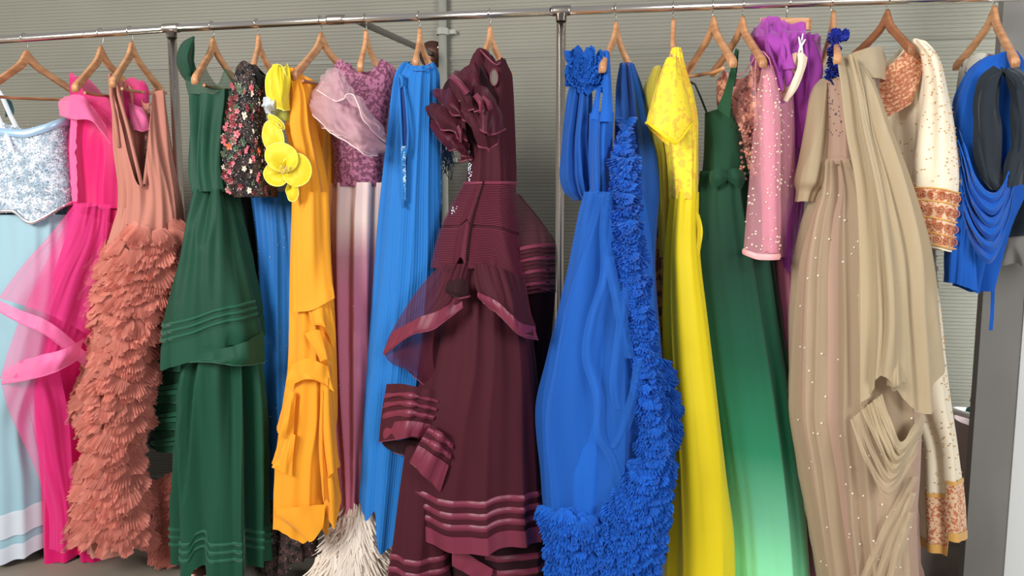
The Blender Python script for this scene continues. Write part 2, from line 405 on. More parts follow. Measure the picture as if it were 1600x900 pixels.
# straight clip hanger
rp = rail_at(1234); nk = W(1230, 32, 0)
t = thing('clip_hanger', 'straight wooden bar hanger with a white clip behind the purple tulle gown', 'hanger', nk, 'wooden hangers on the rail')
A = W(1190, 37, .03); B = W(1266, 38, -.06); d = (B-A).normalized(); n = Vector((-d.y, d.x, 0))*.009; zz = Vector((0, 0, .016))
g = Geo(); b0 = len(g.v); g.grid([[A+n+zz, A-n+zz, A-n-zz, A+n-zz], [B+n+zz, B-n+zz, B-n-zz, B+n-zz]], True); g.f += [(0, 1, 2, 3), (7, 6, 5, 4)]
g.obj('bar', M_WOOD, t, smooth=False)
g = Geo(); c = rp; pts = [nk-Vector((0, 0, .01)), nk+Vector((0, .012, .03))]+[c+Vector((0, math.cos(a)*.0157, math.sin(a)*.0157)) for a in [-.9+(PI+1.4)*i/11 for i in range(12)]]
g.tube(pts, .0019, 7); g.obj('hook', M_WIRE, t)
M_CLIP = plain('white_plastic', (238, 236, 232), .35)
Y = -.10
g = Geo(); g.tube([W(1255, 48, -.05), W(1252, 68, Y)], .0022, 6); ck = g.obj('clip_wire', M_CLIP, t)
g = Geo(); g.tube([W(1248, 58, Y), W(1251, 72, Y-.01), W(1248, 83, Y-.012)], [.0022, .0035, .003], 8); g.tube([W(1258, 62, Y), W(1252, 72, Y-.015), W(1254, 83, Y-.012)], [.0022, .0035, .003], 8); g.obj('clip', M_CLIP, t)
# ------------------------------------------------------------------ garments
GRP = 'gowns hanging on the chrome rail'
rnd = random.Random(5)
def garment(name, label, cat, x, y, Y): return thing(name, label, cat, W(x, y, Y), GRP)
def front_scatter(dr, n, f, y0, y1, seed=1, th=(.15, PI-.15), xr=None):
    r = random.Random(seed); k = 0
    while k < n:
        y = r.uniform(y0, y1); t = r.uniform(*th); v = (y-dr.ys[0])/(dr.ys[-1]-dr.ys[0]); f(dr.pt(t, v, .0015, y), t, r); k += 1
def beads(parent, name, dr, n, y0, y1, r0, mat, seed=1, th=(.15, PI-.15)):
    g = Geo(); front_scatter(dr, n, lambda p, t, r: g.ball(p, r0*r.uniform(.6, 1.3), 6, 4), y0, y1, seed, th)
    return g.obj(name, mat, parent, stuff=True)
M_PEARL = plain('pearl', (240, 228, 205), .2, 0, .8)
M_RHINE = plain('rhinestone', (225, 232, 240), .08, .9)
M_GLIT = plain('glitter', (235, 235, 240), .1, .8)

# ---- 1 pale blue sequinned gown
t = garment('evening_gown', 'pale aqua gown with silver sequinned bodice and white banded hem, at the left edge', 'gown', 20, 840, 0)
m_aq = fabric('aqua_chiffon', (152, 188, 200), .6, .3, var=.1); m_sq = sequin('silver_blue_sequins', (150, 168, 182), (236, 240, 248), 240)
m_wt = fabric('white_organza', (226, 232, 242), .55, .3, alpha=.75)
d1 = Drape([(335, -70, 108, .02, .10), (420, -75, 112, .02, .11), (540, -85, 100, .02, .12), (650, -90, 66, .02, .13), (740, -95, 76, .02, .14), (845, -100, 80, .02, .15)], 12, .012, seed=1, hem=[(-100, 848), (40, 846), (80, 836)])
d1.build(t, 'skirt', m_aq); d1.build(t, 'hem_band', m_wt, v=(.955, 1), off=.003, N=6, label='opaque white hem band')
d1.build(t, 'sheer_band', m_wt, v=(.86, .93), off=.005, N=6)
b1 = Drape([(180, -60, 102, .0, .075), (250, -65, 108, .0, .09), (300, -65, 113, 0, .095), (350, -68, 110, 0, .10)], 5, .004, seed=2,
  top=[(-60, 175), (0, 196), (30, 205), (60, 208), (85, 200), (102, 188)], hem=[(-60, 345), (0, 340), (28, 333), (50, 332), (75, 350), (90, 342), (112, 318)], hemwave=0)
b1.build(t, 'bodice', m_sq, N=40, label='silver sequinned bodice'); b1.build(t, 'neckline_beading', plain('light_blue_satin', (160, 190, 215), .3, .2), v=(0, .09), off=.004, bulge=.004, N=5)
b1.build(t, 'waist_beading', M_GLIT, v=(.955, .995), off=.004, bulge=.003, N=4)
beads(t, 'sequins', b1, 900, 200, 335, .0016, M_RHINE, 3)
for pts in ([(-14, 130, .02), (0, 152, -.02), (12, 180, -.06), (22, 200, -.09)], [(-30, 135, .02), (-8, 180, -.03), (5, 210, -.085), (14, 235, -.10)]):
    g = Geo(); P = [W(*q) for q in pts]; g.grid([[q, q+Vector((.014, -.004, .004)), q+Vector((.02, 0, 0))] for q in P]); g.obj('strap', m_wt, t)
panel(t, 'hanging_loop', [[(5, 150, .03), (18, 158, .03)], [(8, 175, .0), (22, 172, .0)], [(8, 183, .0), (21, 180, .0)]], fabric('deep_teal', (18, 62, 62), .6), 6, 6, (.002, 2, 1), 1)

# ---- 2 hot pink gown
t = garment('evening_gown', 'hot pink gown with off-shoulder frill and sheer net overlay spreading left', 'gown', 110, 860, .05)
m_pk = fabric('hot_pink_satin', (208, 16, 100), .5, .3, var=.12); m_pkn = fabric('pink_net', (236, 60, 140), .7, .3, alpha=.42); m_pko = fabric('pink_organza', (244, 116, 170), .45, .3, alpha=.72)
m_pks = fabric('sheer_pink_yoke', (206, 40, 112), .6, .3, alpha=.8)
d2 = Drape([(318, 118, 212, .05, .07), (360, 106, 214, .05, .08), (430, 86, 210, .05, .09), (520, 68, 200, .05, .10), (620, 60, 190, .05, .10), (740, 70, 180, .05, .1), (862, 78, 172, .05, .1)], 10, .026, seed=4)
d2.build(t, 'skirt', m_pk)
b2 = Drape([(165, 112, 228, .04, .06), (230, 109, 222, .04, .07), (290, 113, 214, .04, .07), (325, 118, 212, .04, .07)], 8, .012, seed=5)
b2.build(t, 'bodice', m_pk, N=30)
y2 = Drape([(118, 108, 220, .04, .045), (150, 110, 232, .04, .055), (190, 110, 232, .04, .06)], 4, .004, seed=6, top=[(108, 122), (122, 116), (132, 128), (146, 150), (165, 156), (180, 154), (195, 144), (203, 130), (212, 126), (222, 140)], hemwave=0)
y2.build(t, 'sheer_yoke', m_pks, N=20)
panel(t, 'shoulder_frill', [[(100, 150, -.02), (125, 148, -.06), (140, 160, -.06), (165, 195, -.06)], [(92, 160, -.03), (120, 160, -.08), (145, 180, -.09), (170, 215, -.07)], [(93, 180, -.03), (118, 186, -.09), (146, 190, -.1), (175, 226, -.08)]], m_pko, 30, 14, (.006, 3, 1), 7, rim=m_pko)
panel(t, 'shoulder_frill', [[(200, 160, -.0), (215, 165, -.01), (226, 172, -.0)], [(202, 180, -.02), (220, 178, -.04), (238, 192, -.01)], [(210, 202, -.02), (225, 205, -.03), (240, 196, -.01)]], m_pko, 20, 12, (.006, 3, 1), 8, rim=m_pko)
panel(t, 'side_lacing', [[(110, 180, -.03), (120, 180, -.05)], [(108, 240, -.03), (119, 240, -.05)], [(112, 315, -.03), (121, 315, -.05)]], m_pko, 6, 30, (.008, 1, 9), 9)
panel(t, 'net_overlay', [[(114, 318, -.05), (130, 316, -.07), (150, 318, -.06), (172, 320, -.05)], [(80, 365, -.09), (110, 370, -.12), (140, 375, -.11), (170, 380, -.07)],
  [(35, 415, -.12), (75, 430, -.17), (115, 435, -.15), (165, 450, -.08)], [(-4, 465, -.14), (45, 480, -.2), (95, 500, -.18), (150, 530, -.1)]], m_pkn, 70, 50, (.02, 7, .7), 10)
panel(t, 'overlay_band', [[(-12, 464, -.15), (30, 484, -.2), (80, 505, -.19), (140, 555, -.1)], [(-14, 480, -.16), (26, 502, -.21), (76, 526, -.2), (138, 576, -.11)]], m_pko, 50, 8, (.008, 6, .5), 11, rim=m_pko)
panel(t, 'net_overlay', [[(112, 330, -.06), (150, 340, -.06), (178, 350, -.04)], [(60, 430, -.1), (110, 450, -.13), (160, 460, -.05)], [(20, 520, -.12), (80, 545, -.16), (140, 520, -.08)], [(4, 592, -.13), (60, 585, -.19), (128, 535, -.1)]], m_pkn, 60, 50, (.02, 6, .8), 12)
panel(t, 'overlay_band', [[(20, 568, -.14), (60, 556, -.2), (100, 545, -.19), (132, 528, -.12)], [(6, 580, -.15), (50, 574, -.21), (98, 562, -.2), (128, 545, -.13)], [(2, 600, -.15), (40, 594, -.21), (90, 580, -.2), (126, 560, -.13)]], m_pko, 50, 10, (.008, 4, .5), 13, rim=m_pko)
panel(t, 'net_overlay', [[(0, 596, -.13), (40, 580, -.15), (90, 560, -.12)], [(15, 640, -.13), (60, 640, -.16), (105, 640, -.1)], [(50, 710, -.12), (75, 715, -.15), (112, 715, -.1)], [(76, 790, -.1), (95, 795, -.13), (116, 795, -.1)], [(76, 858, -.1), (98, 862, -.13), (114, 858, -.1)]], m_pkn, 40, 60, (.016, 5, 1), 14)

# ---- 3 dusty peach ruffled gown
t = garment('evening_gown', 'dusty peach gown with draped bodice and shaggy tulle ruffle skirt', 'gown', 190, 860, -.04)
m_pe = fabric('dusty_peach_chiffon', (186, 122, 106), .75, .3, var=.1); m_per = fabric('peach_tulle', (218, 138, 122), .8, .3, alpha=.82, trans=.15, island=.12, var=.1)
m_pei = patterned('brown_lace_lining', (150, 96, 82), (84, 52, 46), 90, .52)
s3 = Drape([(325, 192, 262, -.04, .07), (380, 178, 276, -.04, .10), (460, 160, 270, -.04, .11), (520, 160, 236, -.04, .10), (620, 135, 218, -.04, .11), (700, 150, 196, -.04, .10), (800, 150, 210, -.04, .10), (850, 150, 215, -.04, .10)], 7, .01, seed=20)
s3.build(t, 'skirt', m_pe, N=40)
b3 = Drape([(120, 174, 252, -.03, .045), (180, 180, 258, -.03, .055), (240, 184, 266, -.04, .065), (300, 190, 278, -.04, .07), (345, 188, 284, -.04, .08), (385, 178, 286, -.04, .09)], 14, .009, seed=21, tilt=.0,
  top=[(172, 122), (184, 132), (200, 210), (214, 285), (222, 292), (236, 230), (246, 150), (253, 142)], back=[(172, 118), (190, 132), (212, 160), (236, 150), (254, 138)], hemwave=2)
b3.build(t, 'bodice', m_pe, N=70, M=180)
panel(t, 'lace_lining', [[(232, 165, .0), (250, 150, .0)], [(226, 210, -.0), (256, 200, .0)], [(226, 260, -.02), (260, 260, -.0)], [(236, 310, -.03), (262, 300, -.01)]], m_pei, 10, 20, (.004, 2, 2), 3, label='brown lace lining showing in the open back')
for pts in ([(172, 116, -.05), (174, 150, -.075), (182, 200, -.09), (186, 230, -.1)], [(178, 118, -.03), (186, 150, -.06), (200, 200, -.09), (212, 250, -.105), (222, 292, -.11)], [(242, 140, .0), (238, 180, -.03), (232, 240, -.07), (226, 288, -.105)]):
    g = Geo(); g.tube([W(*q) for q in pts], .006, 8); g.obj('strap', m_pe, t)
r = random.Random(35)
# outline of the ruffled part: y, left, right
o3 = [(350, 182, 278), (385, 152, 282), (412, 138, 282), (470, 138, 268), (500, 146, 248), (535, 138, 236), (590, 118, 228), (625, 110, 228), (660, 124, 214), (690, 130, 206), (725, 116, 214), (770, 112, 224), (815, 102, 230), (850, 118, 234)]
ysr = [q[0] for q in o3]; y = 352; i = 0
while y < 846:
    i += 1; xl = interp(ysr, [q[1] for q in o3], y); xr = interp(ysr, [q[2] for q in o3], y)
    g = Geo(); n = max(8, int((xr-xl)/10))
    for kk in range(int(n*2.2)):
        th = 2*PI*kk/(n*2.2)+r.uniform(-.1, .1); c = math.cos(th); sn = math.sin(th)
        hw = (xr-xl)/2; px = (xl+xr)/2+(hw-8)*c; yy = y+r.uniform(-9, 9)
        # draped swag: the upper tiers bow round the hip
        P = W(px, yy, -.04-.13*sn); h = r.uniform(.05, .075)
        frill(g, P, r.uniform(.05, .08), h, r.randint(6, 9), r.uniform(-.45, .45)+c*.35, r.uniform(.15, .5), r, (c*.8, -sn, 0), jag=.35)
    g.obj('ruffle_tier', m_per, t, smooth=False); y += 15
for i, (y0, y1, xa, xb) in enumerate(((340, 400, 232, 284), (560, 690, 200, 222), (740, 862, 232, 272))):
    g = Geo()
    for q in range(int((y1-y0)*.9)):
        py = r.uniform(y0, y1); px = r.uniform(xa, xb); frill(g, W(px, py, .0 if i == 2 else -.05), .06, .06, 5, r.uniform(-.6, .6), .2, r)
    g.obj('ruffle_tier', m_per, t, smooth=False, stuff=True)

# ---- 4 dark green gown
t = garment('evening_gown', 'dark green gown with one upright puffed sleeve and pintucked flounces', 'gown', 345, 880, -.1)
m_gr = fabric('bottle_green_organza', (20, 72, 51), .6, .12, var=.14); m_grs = fabric('green_sheer', (20, 72, 52), .6, .12, alpha=.86); m_gry = fabric('green_sheer_yoke', (30, 84, 62), .6, .3, alpha=.55)
m_grt = fabric('green_satin_tuck', (22, 84, 60), .6, .4)
d4 = Drape([(540, 298, 408, -.09, .10), (600, 290, 413, -.09, .11), (700, 282, 415, -.09, .11), (800, 275, 415, -.09, .11), (882, 270, 416, -.09, .11)], 10, .036, seed=40, hem=[(270, 872), (292, 884), (316, 884), (326, 866), (344, 862), (354, 878), (385, 878), (416, 866)], hemwave=3, sharp=.6)
d4.build(t, 'skirt', m_gr, M=200, N=80); d4.tucks(t, 'pintuck', m_grt, (.84, .875, .91), .008, .006, 200)
u4 = Drape([(296, 309, 366, -.09, .07), (340, 298, 378, -.09, .085), (400, 283, 388, -.1, .10), (450, 272, 397, -.1, .115), (500, 265, 405, -.1, .125), (560, 264, 413, -.1, .13)], 8, .026, seed=41, hem=[(264, 545), (275, 568), (300, 560), (340, 548), (380, 530), (400, 524), (413, 520)], hemwave=8)
u4.build(t, 'flounce', m_grs, M=180); u4.tucks(t, 'pintuck', m_grt, (.76, .80, .84), .010, .006, 180, (.1, PI-.1)); u4.build(t, 'flounce_band', m_gr, M=180, v=(.87, 1), off=.002, N=8)
panel(t, 'lower_flounce', [[(300, 540, -.2), (340, 545, -.24), (380, 535, -.22), (412, 518, -.14)], [(290, 556, -.2), (335, 562, -.24), (380, 560, -.23), (414, 550, -.14)], [(288, 566, -.2), (330, 566, -.24), (375, 572, -.23), (414, 566, -.14)]], m_gr, 60, 16, (.01, 4, 1), 42, rim=m_grt)
b4 = Drape([(113, 292, 374, -.06, .05), (150, 297, 374, -.06, .06), (210, 300, 366, -.06, .065), (260, 300, 362, -.08, .065), (300, 306, 366, -.09, .07)], 7, .012, seed=43, hemwave=1, top=[(292, 152), (310, 150), (330, 150), (345, 152), (356, 146), (374, 140)])
b4.build(t, 'bodice', m_gr, N=50)
y4 = Drape([(103, 297, 374, -.06, .04), (125, 292, 375, -.06, .048), (150, 297, 374, -.06, .058)], 4, .003, seed=44, top=[(292, 122), (304, 108), (311, 103), (320, 116), (332, 134), (345, 139), (354, 136), (361, 112), (366, 114), (375, 126)], hemwave=0)
y4.build(t, 'sheer_yoke', m_gry, N=16)
g = Geo()
for q in range(14):
    yy = 205+q*8; g.ball(W(301, yy, -.085), .003)
g.obj('side_buttons', m_grt, t, stuff=True)
sl = panel(t, 'puffed_sleeve', [[(301, 57, -.07), (303, 58, -.08), (303, 60, -.08)], [(284, 68, -.07), (295, 70, -.11), (303, 72, -.08)], [(275, 92, -.06), (289, 92, -.12), (302, 95, -.08)], [(281, 115, -.06), (294, 114, -.11), (306, 112, -.08)], [(290, 126, -.06), (297, 126, -.08), (304, 122, -.07)]], m_grs, 24, 30, (.007, 3, 1), 45)
panel(t, 'puffed_sleeve', [[(301, 57, -.05), (303, 58, -.03), (303, 60, -.08)], [(284, 68, -.06), (295, 70, -.01), (303, 72, -.08)], [(275, 92, -.06), (289, 92, .0), (302, 95, -.08)], [(281, 115, -.06), (294, 114, -.01), (306, 112, -.08)], [(290, 126, -.06), (297, 126, -.04), (304, 122, -.07)]], m_grs, 20, 20, (.005, 3, 1), 46)
g = Geo(); g.tube([W(302, 57, -.08), W(303, 75, -.082), W(302, 95, -.082), W(306, 112, -.08)], .003, 6); g.obj('sleeve_edge', m_grt, t)
for i, (y0, x0, y1) in enumerate(((475, 250, 535), (525, 234, 580), (570, 228, 630), (615, 226, 672), (655, 232, 708))):
    gr = [[(300, y0-18, -.02), (278, y0-10, .0), (x0+12, y0+8, .02), (x0+2, y0+22, .05)], [(302, y0+10, -.04), (280, y0+12, -.03), (x0+10, y0+25, -.0), (x0, y0+34, .04)], [(304, y1, -.06), (280, y1, -.05), (x0+12, y1-4, -.01), (x0, y1-18, .03)]]
    po = panel(t, 'side_flounce', gr, m_gr, 30, 20, (.012, 4, 1.2), 50+i, rim=m_grt, edge=.35)
    for q in (.35, .55):
        G = [[tuple(a+(b-a)*qq for a, b in zip(gr[1][j], gr[2][j])) for j in range(4)] for qq in (q, q+.16)]
        panel(t, 'pintuck', [[(a, b, c-.008) for a, b, c in rr] for rr in G], m_grt, 24, 3, (.008, 4, .3), 50+i)
# black sheet standing in for the dark shadow at its right
dk = fabric('black_net_and_shade', (20, 24, 22), .8, .2)
Drape([(290, 352, 404, .06, .05), (400, 375, 412, .06, .06), (560, 400, 424, .06, .06), (880, 402, 430, .06, .05)], 6, .01, seed=47).build(t, 'lining', dk, N=30, label='black sheet standing in for the shadow behind the skirt')

# ---- 5 black floral blouse over blue skirt
t = garment('evening_gown', 'black floral sequinned blouse over a narrow glittering blue skirt with black hem', 'gown', 440, 880, .04)
m_bk = sequin('black_sequins', (22, 18, 18), (92, 66, 60), 300)
b5 = Drape([(98, 374, 404, -.14, .03), (122, 369, 414, -.14, .045), (170, 364, 413, -.14, .055), (220, 356, 418, -.14, .07), (250, 354, 426, -.14, .075), (290, 358, 432, -.13, .07), (308, 366, 432, -.13, .065)], 5, .006, seed=60, top=[(372, 112), (380, 100), (390, 98), (400, 112), (408, 126)], hemwave=2)
b5.build(t, 'blouse', m_bk, N=60)
panel(t, 'cap_sleeve', [[(388, 98, -.17), (400, 108, -.16), (404, 118, -.16)], [(400, 118, -.18), (412, 122, -.16), (419, 122, -.14)], [(402, 134, -.18), (412, 136, -.16), (418, 134, -.14)]], dk, 12, 12, (.003, 2, 1), 61)
for nm, cc in (('pink', (226, 110, 120)), ('red', (132, 34, 42)), ('orange', (230, 110, 60)), ('cream', (236, 214, 190)), ('leaf', (66, 92, 62))): globals()['m_f'+nm] = fabric('embroidery_'+nm, cc, .4, .1, spec=.6)
r = random.Random(4); base = {}
def flower_mesh(key, mat):
    g = Geo(); 
    for kk in range(5):
        a = 2*PI*kk/5; q = [Vector((0, -.002, 0))]; b = len(g.v)
        for s_ in (-.55, -.3, 0, .3, .55): q.append(Vector((math.cos(a+s_)*(1 if abs(s_) < .5 else .62), -.15-.12*(1-abs(s_)), math.sin(a+s_)*(1 if abs(s_) < .5 else .62))))
        g.v += q; g.f += [(b, b+i, b+i+1) for i in range(1, 5)]
    g.ball(Vector((0, -.22, 0)), .22, 6, 4); me = mesh('flower_'+key, g.v, g.f); me.materials.append(mat); return me
fm = {kx: flower_mesh(kx, globals()['m_f'+kx]) for kx in ('pink', 'red', 'orange', 'cream', 'leaf')}
for i in range(150):
    y = r.uniform(135, 304); th = r.uniform(.2, PI-.2); P = b5.pt(th, (y-98)/210, .002, y)
    kx = r.choice(['pink', 'red', 'red', 'cream', 'leaf', 'leaf', 'pink', 'orange' if 225 < y < 275 else 'red'])
    o = bpy.data.objects.new('embroidered_flower', fm[kx]); C.objects.link(o); o.parent = t; o.location = P-t.location
    s_ = r.uniform(.0055, .0125); o.scale = (s_, s_, s_); o.rotation_euler = (0, r.uniform(0, 6), (PI/2-th)*-.6)
beads(t, 'beads', b5, 420, 120, 305, .0013, M_GLIT, 62)
m_bl5 = fabric('glitter_blue', (26, 104, 176), .5, .3, var=.15)
d5 = Drape([(300, 392, 470, .0, .05), (400, 402, 478, .0, .06), (600, 408, 478, .0, .06), (700, 408, 478, .0, .06), (772, 410, 478, .0, .06)], 9, .012, seed=63)
d5.build(t, 'skirt', m_bl5, N=60); beads(t, 'glitter', d5, 120, 320, 765, .0014, M_GLIT, 64)
d5b = Drape([(765, 408, 480, .01, .06), (820, 412, 492, .01, .07), (890, 412, 496, .01, .08)], 9, .014, seed=65, hem=[(408, 872), (418, 888), (462, 886), (466, 862), (496, 860)], hemwave=4)
d5b.build(t, 'black_hem', m_bk, N=24, label='black hem flounce'); beads(t, 'glitter', d5b, 30, 790, 870, .0014, M_GLIT, 66)
# white rosette beside it
panel(t, 'white_rosette', [[(411, 152, -.17), (418, 150, -.19), (424, 152, -.17)], [(410, 162, -.2), (419, 162, -.21), (430, 160, -.2)], [(414, 176, -.17), (420, 178, -.19), (427, 174, -.17)]], m_wt, 14, 14, (.01, 4, 4), 67)
# ---- 6 orange gown
t = garment('evening_gown', 'orange chiffon gown with cascading pointed frills and yellow orchid flowers on its shoulder', 'gown', 485, 845, -.12)
m_or = fabric('orange_chiffon', (252, 172, 44), .7, .3, trans=.2, var=.06); m_ye = fabric('yellow_organza', (246, 226, 48), .45, .3, alpha=.9, trans=.2, var=.08); m_yr = fabric('yellow_edge', (238, 232, 120), .4, .2)
m_or2 = fabric('orange_shaded_side', (226, 150, 40), .7, .3, var=.08)  # darker copy of the orange, shade of the gown's right side put into colour
d6b = Drape([(140, 462, 530, -.03, .04), (200, 466, 522, -.03, .05), (290, 470, 520, -.03, .06), (450, 470, 520, -.03, .06), (700, 470, 526, -.03, .05), (830, 480, 528, -.03, .04)], 7, .01, seed=70, top=[(462, 118), (480, 122), (500, 140), (515, 150), (525, 178)], hem=[(470, 800), (500, 800), (515, 828), (530, 780)])
d6b.build(t, 'back_panel', m_or2)
d6 = Drape([(108, 449, 467, -.14, .02), (150, 455, 484, -.14, .035), (200, 449, 492, -.14, .05), (240, 458, 500, -.14, .055), (300, 460, 510, -.13, .06), (400, 458, 514, -.13, .06), (480, 457, 519, -.13, .065), (560, 455, 522, -.13, .07), (640, 444, 524, -.13, .07), (720, 434, 514, -.13, .075), (830, 430, 508, -.13, .075)], 7, .008, seed=71, sharp=.7,
   hem=[(430, 808), (440, 816), (460, 822), (486, 834), (500, 812), (508, 806)], hemwave=3)
d6.build(t, 'dress_body', m_or, N=90)
panel(t, 'hem_point', [[(431, 795, -.2), (465, 792, -.22), (508, 788, -.2)], [(436, 810, -.2), (468, 818, -.22), (507, 806, -.2)], [(470, 832, -.2), (486, 847, -.215), (505, 824, -.2)]], m_or, 24, 16, (.006, 3, 1), 72)
for i, pts in enumerate((
   ([(461, 300, -.17), (485, 300, -.185), (512, 300, -.15)], [(459, 380, -.19), (485, 380, -.21), (515, 380, -.17)], [(457, 440, -.2), (485, 440, -.215), (518, 436, -.19)], [(458, 474, -.2), (488, 470, -.22), (521, 452, -.195)], [(456, 488, -.2), (488, 484, -.225), (523, 466, -.2)]),
   ([(476, 470, -.21), (498, 475, -.215), (515, 470, -.19)], [(488, 505, -.21), (505, 503, -.22), (524, 520, -.19)], [(492, 508, -.215), (508, 512, -.225), (524, 548, -.19)]),
   ([(478, 520, -.21), (495, 515, -.22), (516, 522, -.19)], [(492, 545, -.21), (506, 545, -.225), (520, 560, -.19)], [(500, 566, -.21), (510, 562, -.225), (521, 577, -.19)]),
   ([(455, 570, -.2), (480, 560, -.22), (512, 572, -.2)], [(450, 590, -.2), (480, 582, -.225), (518, 600, -.2)], [(446, 606, -.2), (484, 592, -.225), (522, 612, -.2)]),
   ([(446, 620, -.19), (452, 610, -.21), (462, 615, -.21)], [(434, 660, -.19), (445, 655, -.22), (460, 650, -.21)], [(431, 672, -.19), (438, 682, -.22), (458, 690, -.21)]),
   ([(442, 680, -.19), (450, 676, -.21), (462, 680, -.21)], [(428, 715, -.19), (440, 715, -.22), (458, 710, -.21)], [(425, 724, -.19), (434, 734, -.22), (456, 745, -.21)]),
   ([(500, 600, -.19), (512, 590, -.2), (520, 600, -.17)], [(498, 680, -.19), (515, 670, -.21), (527, 690, -.17)], [(504, 760, -.19), (520, 738, -.21), (533, 728, -.17)]),
   ([(498, 720, -.18), (512, 715, -.19), (526, 720, -.16)], [(503, 770, -.18), (518, 765, -.2), (532, 765, -.16)], [(508, 800, -.18), (522, 826, -.19), (534, 782, -.16)]),
   ([(500, 610, -.2), (504, 612, -.21), (510, 615, -.2)], [(498, 700, -.2), (503, 700, -.22), (508, 702, -.2)], [(503, 772, -.2), (506, 785, -.22), (511, 780, -.2)]))):
    panel(t, 'cascade_frill', [list(q) for q in pts], m_or, 24, 16, (.010, 3, 1), 73+i)
def petal(parent, pts, seed, name='petal', n=24):
    """pts: left, top, right, bottom, centre (px,py,Y): a cupped oval petal with a rolled edge"""
    l, tp, rt, bt, ce = [W(*q) for q in pts]; g = Geo(); rows = []
    o = (l+tp+rt+bt)/4; edge = []
    for i in range(n):
        a = 2*PI*i/n; q = o+(rt-l)/2*math.cos(a)+(tp-bt)/2*math.sin(a)+Vector((0, -.006*noise.noise(Vector((math.cos(a)*1.5, math.sin(a)*1.5, seed))), 0))
        edge.append(q)
    for k_ in range(7):
        s_ = k_/6; rows.append([ce.lerp(e, s_)+Vector((0, -.014*math.sin(PI*s_)+.003*noise.noise(Vector((i*1.1, s_*2, seed))), 0)) for i, e in enumerate(edge)])
    g.grid(rows, True); ob = g.obj(name, m_ye, parent)
    r_ = Geo(); r_.tube(edge+[edge[0]], .0017, 5, False); r_.obj('petal_edge', m_yr, ob); return ob
petal(t, [(410, 212, -.19), (424, 190, -.2), (443, 215, -.2), (430, 243, -.21), (440, 240, -.18)], 1)
petal(t, [(412, 272, -.2), (430, 256, -.22), (450, 275, -.21), (432, 291, -.22), (446, 268, -.19)], 2)
petal(t, [(440, 262, -.22), (466, 240, -.23), (486, 268, -.21), (462, 292, -.23), (446, 264, -.2)], 3)
petal(t, [(416, 245, -.22), (436, 222, -.235), (468, 248, -.22), (440, 268, -.24), (444, 262, -.205)], 4)
petal(t, [(418, 185, -.19), (428, 180, -.195), (444, 197, -.2), (436, 200, -.2), (440, 198, -.19)], 5)
petal(t, [(447, 296, -.22), (456, 288, -.225), (466, 298, -.22), (457, 318, -.215), (455, 290, -.2)], 6)
petal(t, [(415, 130, -.18), (432, 104, -.2), (448, 125, -.19), (430, 165, -.2), (440, 150, -.18)], 7)
panel(t, 'upright_petal', [[(424, 104, -.18), (432, 99, -.2), (440, 106, -.2), (450, 98, -.18)], [(418, 128, -.18), (430, 124, -.21), (440, 130, -.22), (452, 124, -.19)], [(420, 150, -.18), (430, 152, -.21), (440, 158, -.22), (452, 150, -.19)], [(428, 168, -.18), (436, 170, -.2), (444, 172, -.2), (454, 172, -.18)]], m_ye, 24, 24, (.01, 4, 1.5), 80, rim=m_yr)
panel(t, 'olive_leaf', [[(428, 170, -.16), (442, 165, -.17), (452, 172, -.16)], [(430, 190, -.16), (444, 188, -.17), (454, 192, -.16)]], fabric('olive_organza', (150, 150, 50), .6, .2, alpha=.85), 12, 8, (.004, 2, 1), 81)
g = Geo(); r = random.Random(8)
for i in range(14): g.ball(W(445+r.uniform(-8, 8), 265+r.uniform(-6, 6), -.245), r.uniform(.002, .004))
g.obj('flower_centre', fabric('flower_centre', (226, 190, 120), .5, .1), t, stuff=True)

# ---- 7 mauve lace gown
t = garment('evening_gown', 'mauve lace gown with blush organza sleeve, blush to mauve skirt and cream feathered hem', 'gown', 545, 890, .02)
m_la = patterned('mauve_lace', (112, 50, 78), (170, 100, 132), 95, .5, detail=3); m_og = fabric('blush_organza', (222, 178, 186), .5, .3, alpha=.42); m_oge = fabric('organza_edge', (240, 214, 214), .4, .3)
zb = lambda y: W(550, y, 0).z
m_om = fabric('blush_mauve_ombre', (196, 118, 142), .6, .4, ombre=[(zb(800), (190, 108, 134)), (zb(460), (196, 116, 142)), (zb(400), (180, 124, 138)), (zb(345), (214, 190, 182)), (zb(285), (224, 198, 196))], var=.1)
m_fe = fabric('cream_feather', (240, 228, 214), .8, .4, trans=.2, island=.12)
b7 = Drape([(98, 522, 617, .0, .045), (130, 518, 620, .0, .055), (200, 517, 608, .0, .06), (250, 521, 602, .0, .06), (292, 521, 600, .0, .06)], 6, .006, seed=90, top=[(522, 118), (530, 99), (538, 95), (548, 106), (566, 116), (582, 118), (594, 110), (602, 98), (612, 106), (620, 122)], hemwave=0)
b7.build(t, 'bodice', m_la, N=60, label='mauve floral lace bodice')
d7 = Drape([(286, 514, 604, .0, .065), (340, 513, 604, .0, .075), (450, 516, 604, .01, .085), (600, 520, 606, .01, .085), (720, 530, 600, .01, .08), (812, 536, 592, .01, .075)], 10, .018, seed=91, hem=[(536, 808), (545, 811), (560, 800), (590, 780)])
d7.build(t, 'skirt', m_om, M=180, N=80, label='skirt dyed from blush at the waist to mauve'); beads(t, 'glitter', d7, 260, 360, 780, .0012, M_GLIT, 92)
gr = [[(520, 108, -.1), (535, 112, -.16), (552, 140, -.17), (575, 168, -.16), (600, 205, -.1)], [(498, 125, -.12), (520, 140, -.21), (545, 170, -.22), (570, 195, -.21), (600, 222, -.12)], [(480, 162, -.13), (510, 172, -.22), (540, 195, -.23), (568, 222, -.21), (594, 238, -.13)], [(500, 200, -.11), (520, 206, -.18), (545, 218, -.2), (566, 236, -.19), (584, 244, -.13)]]
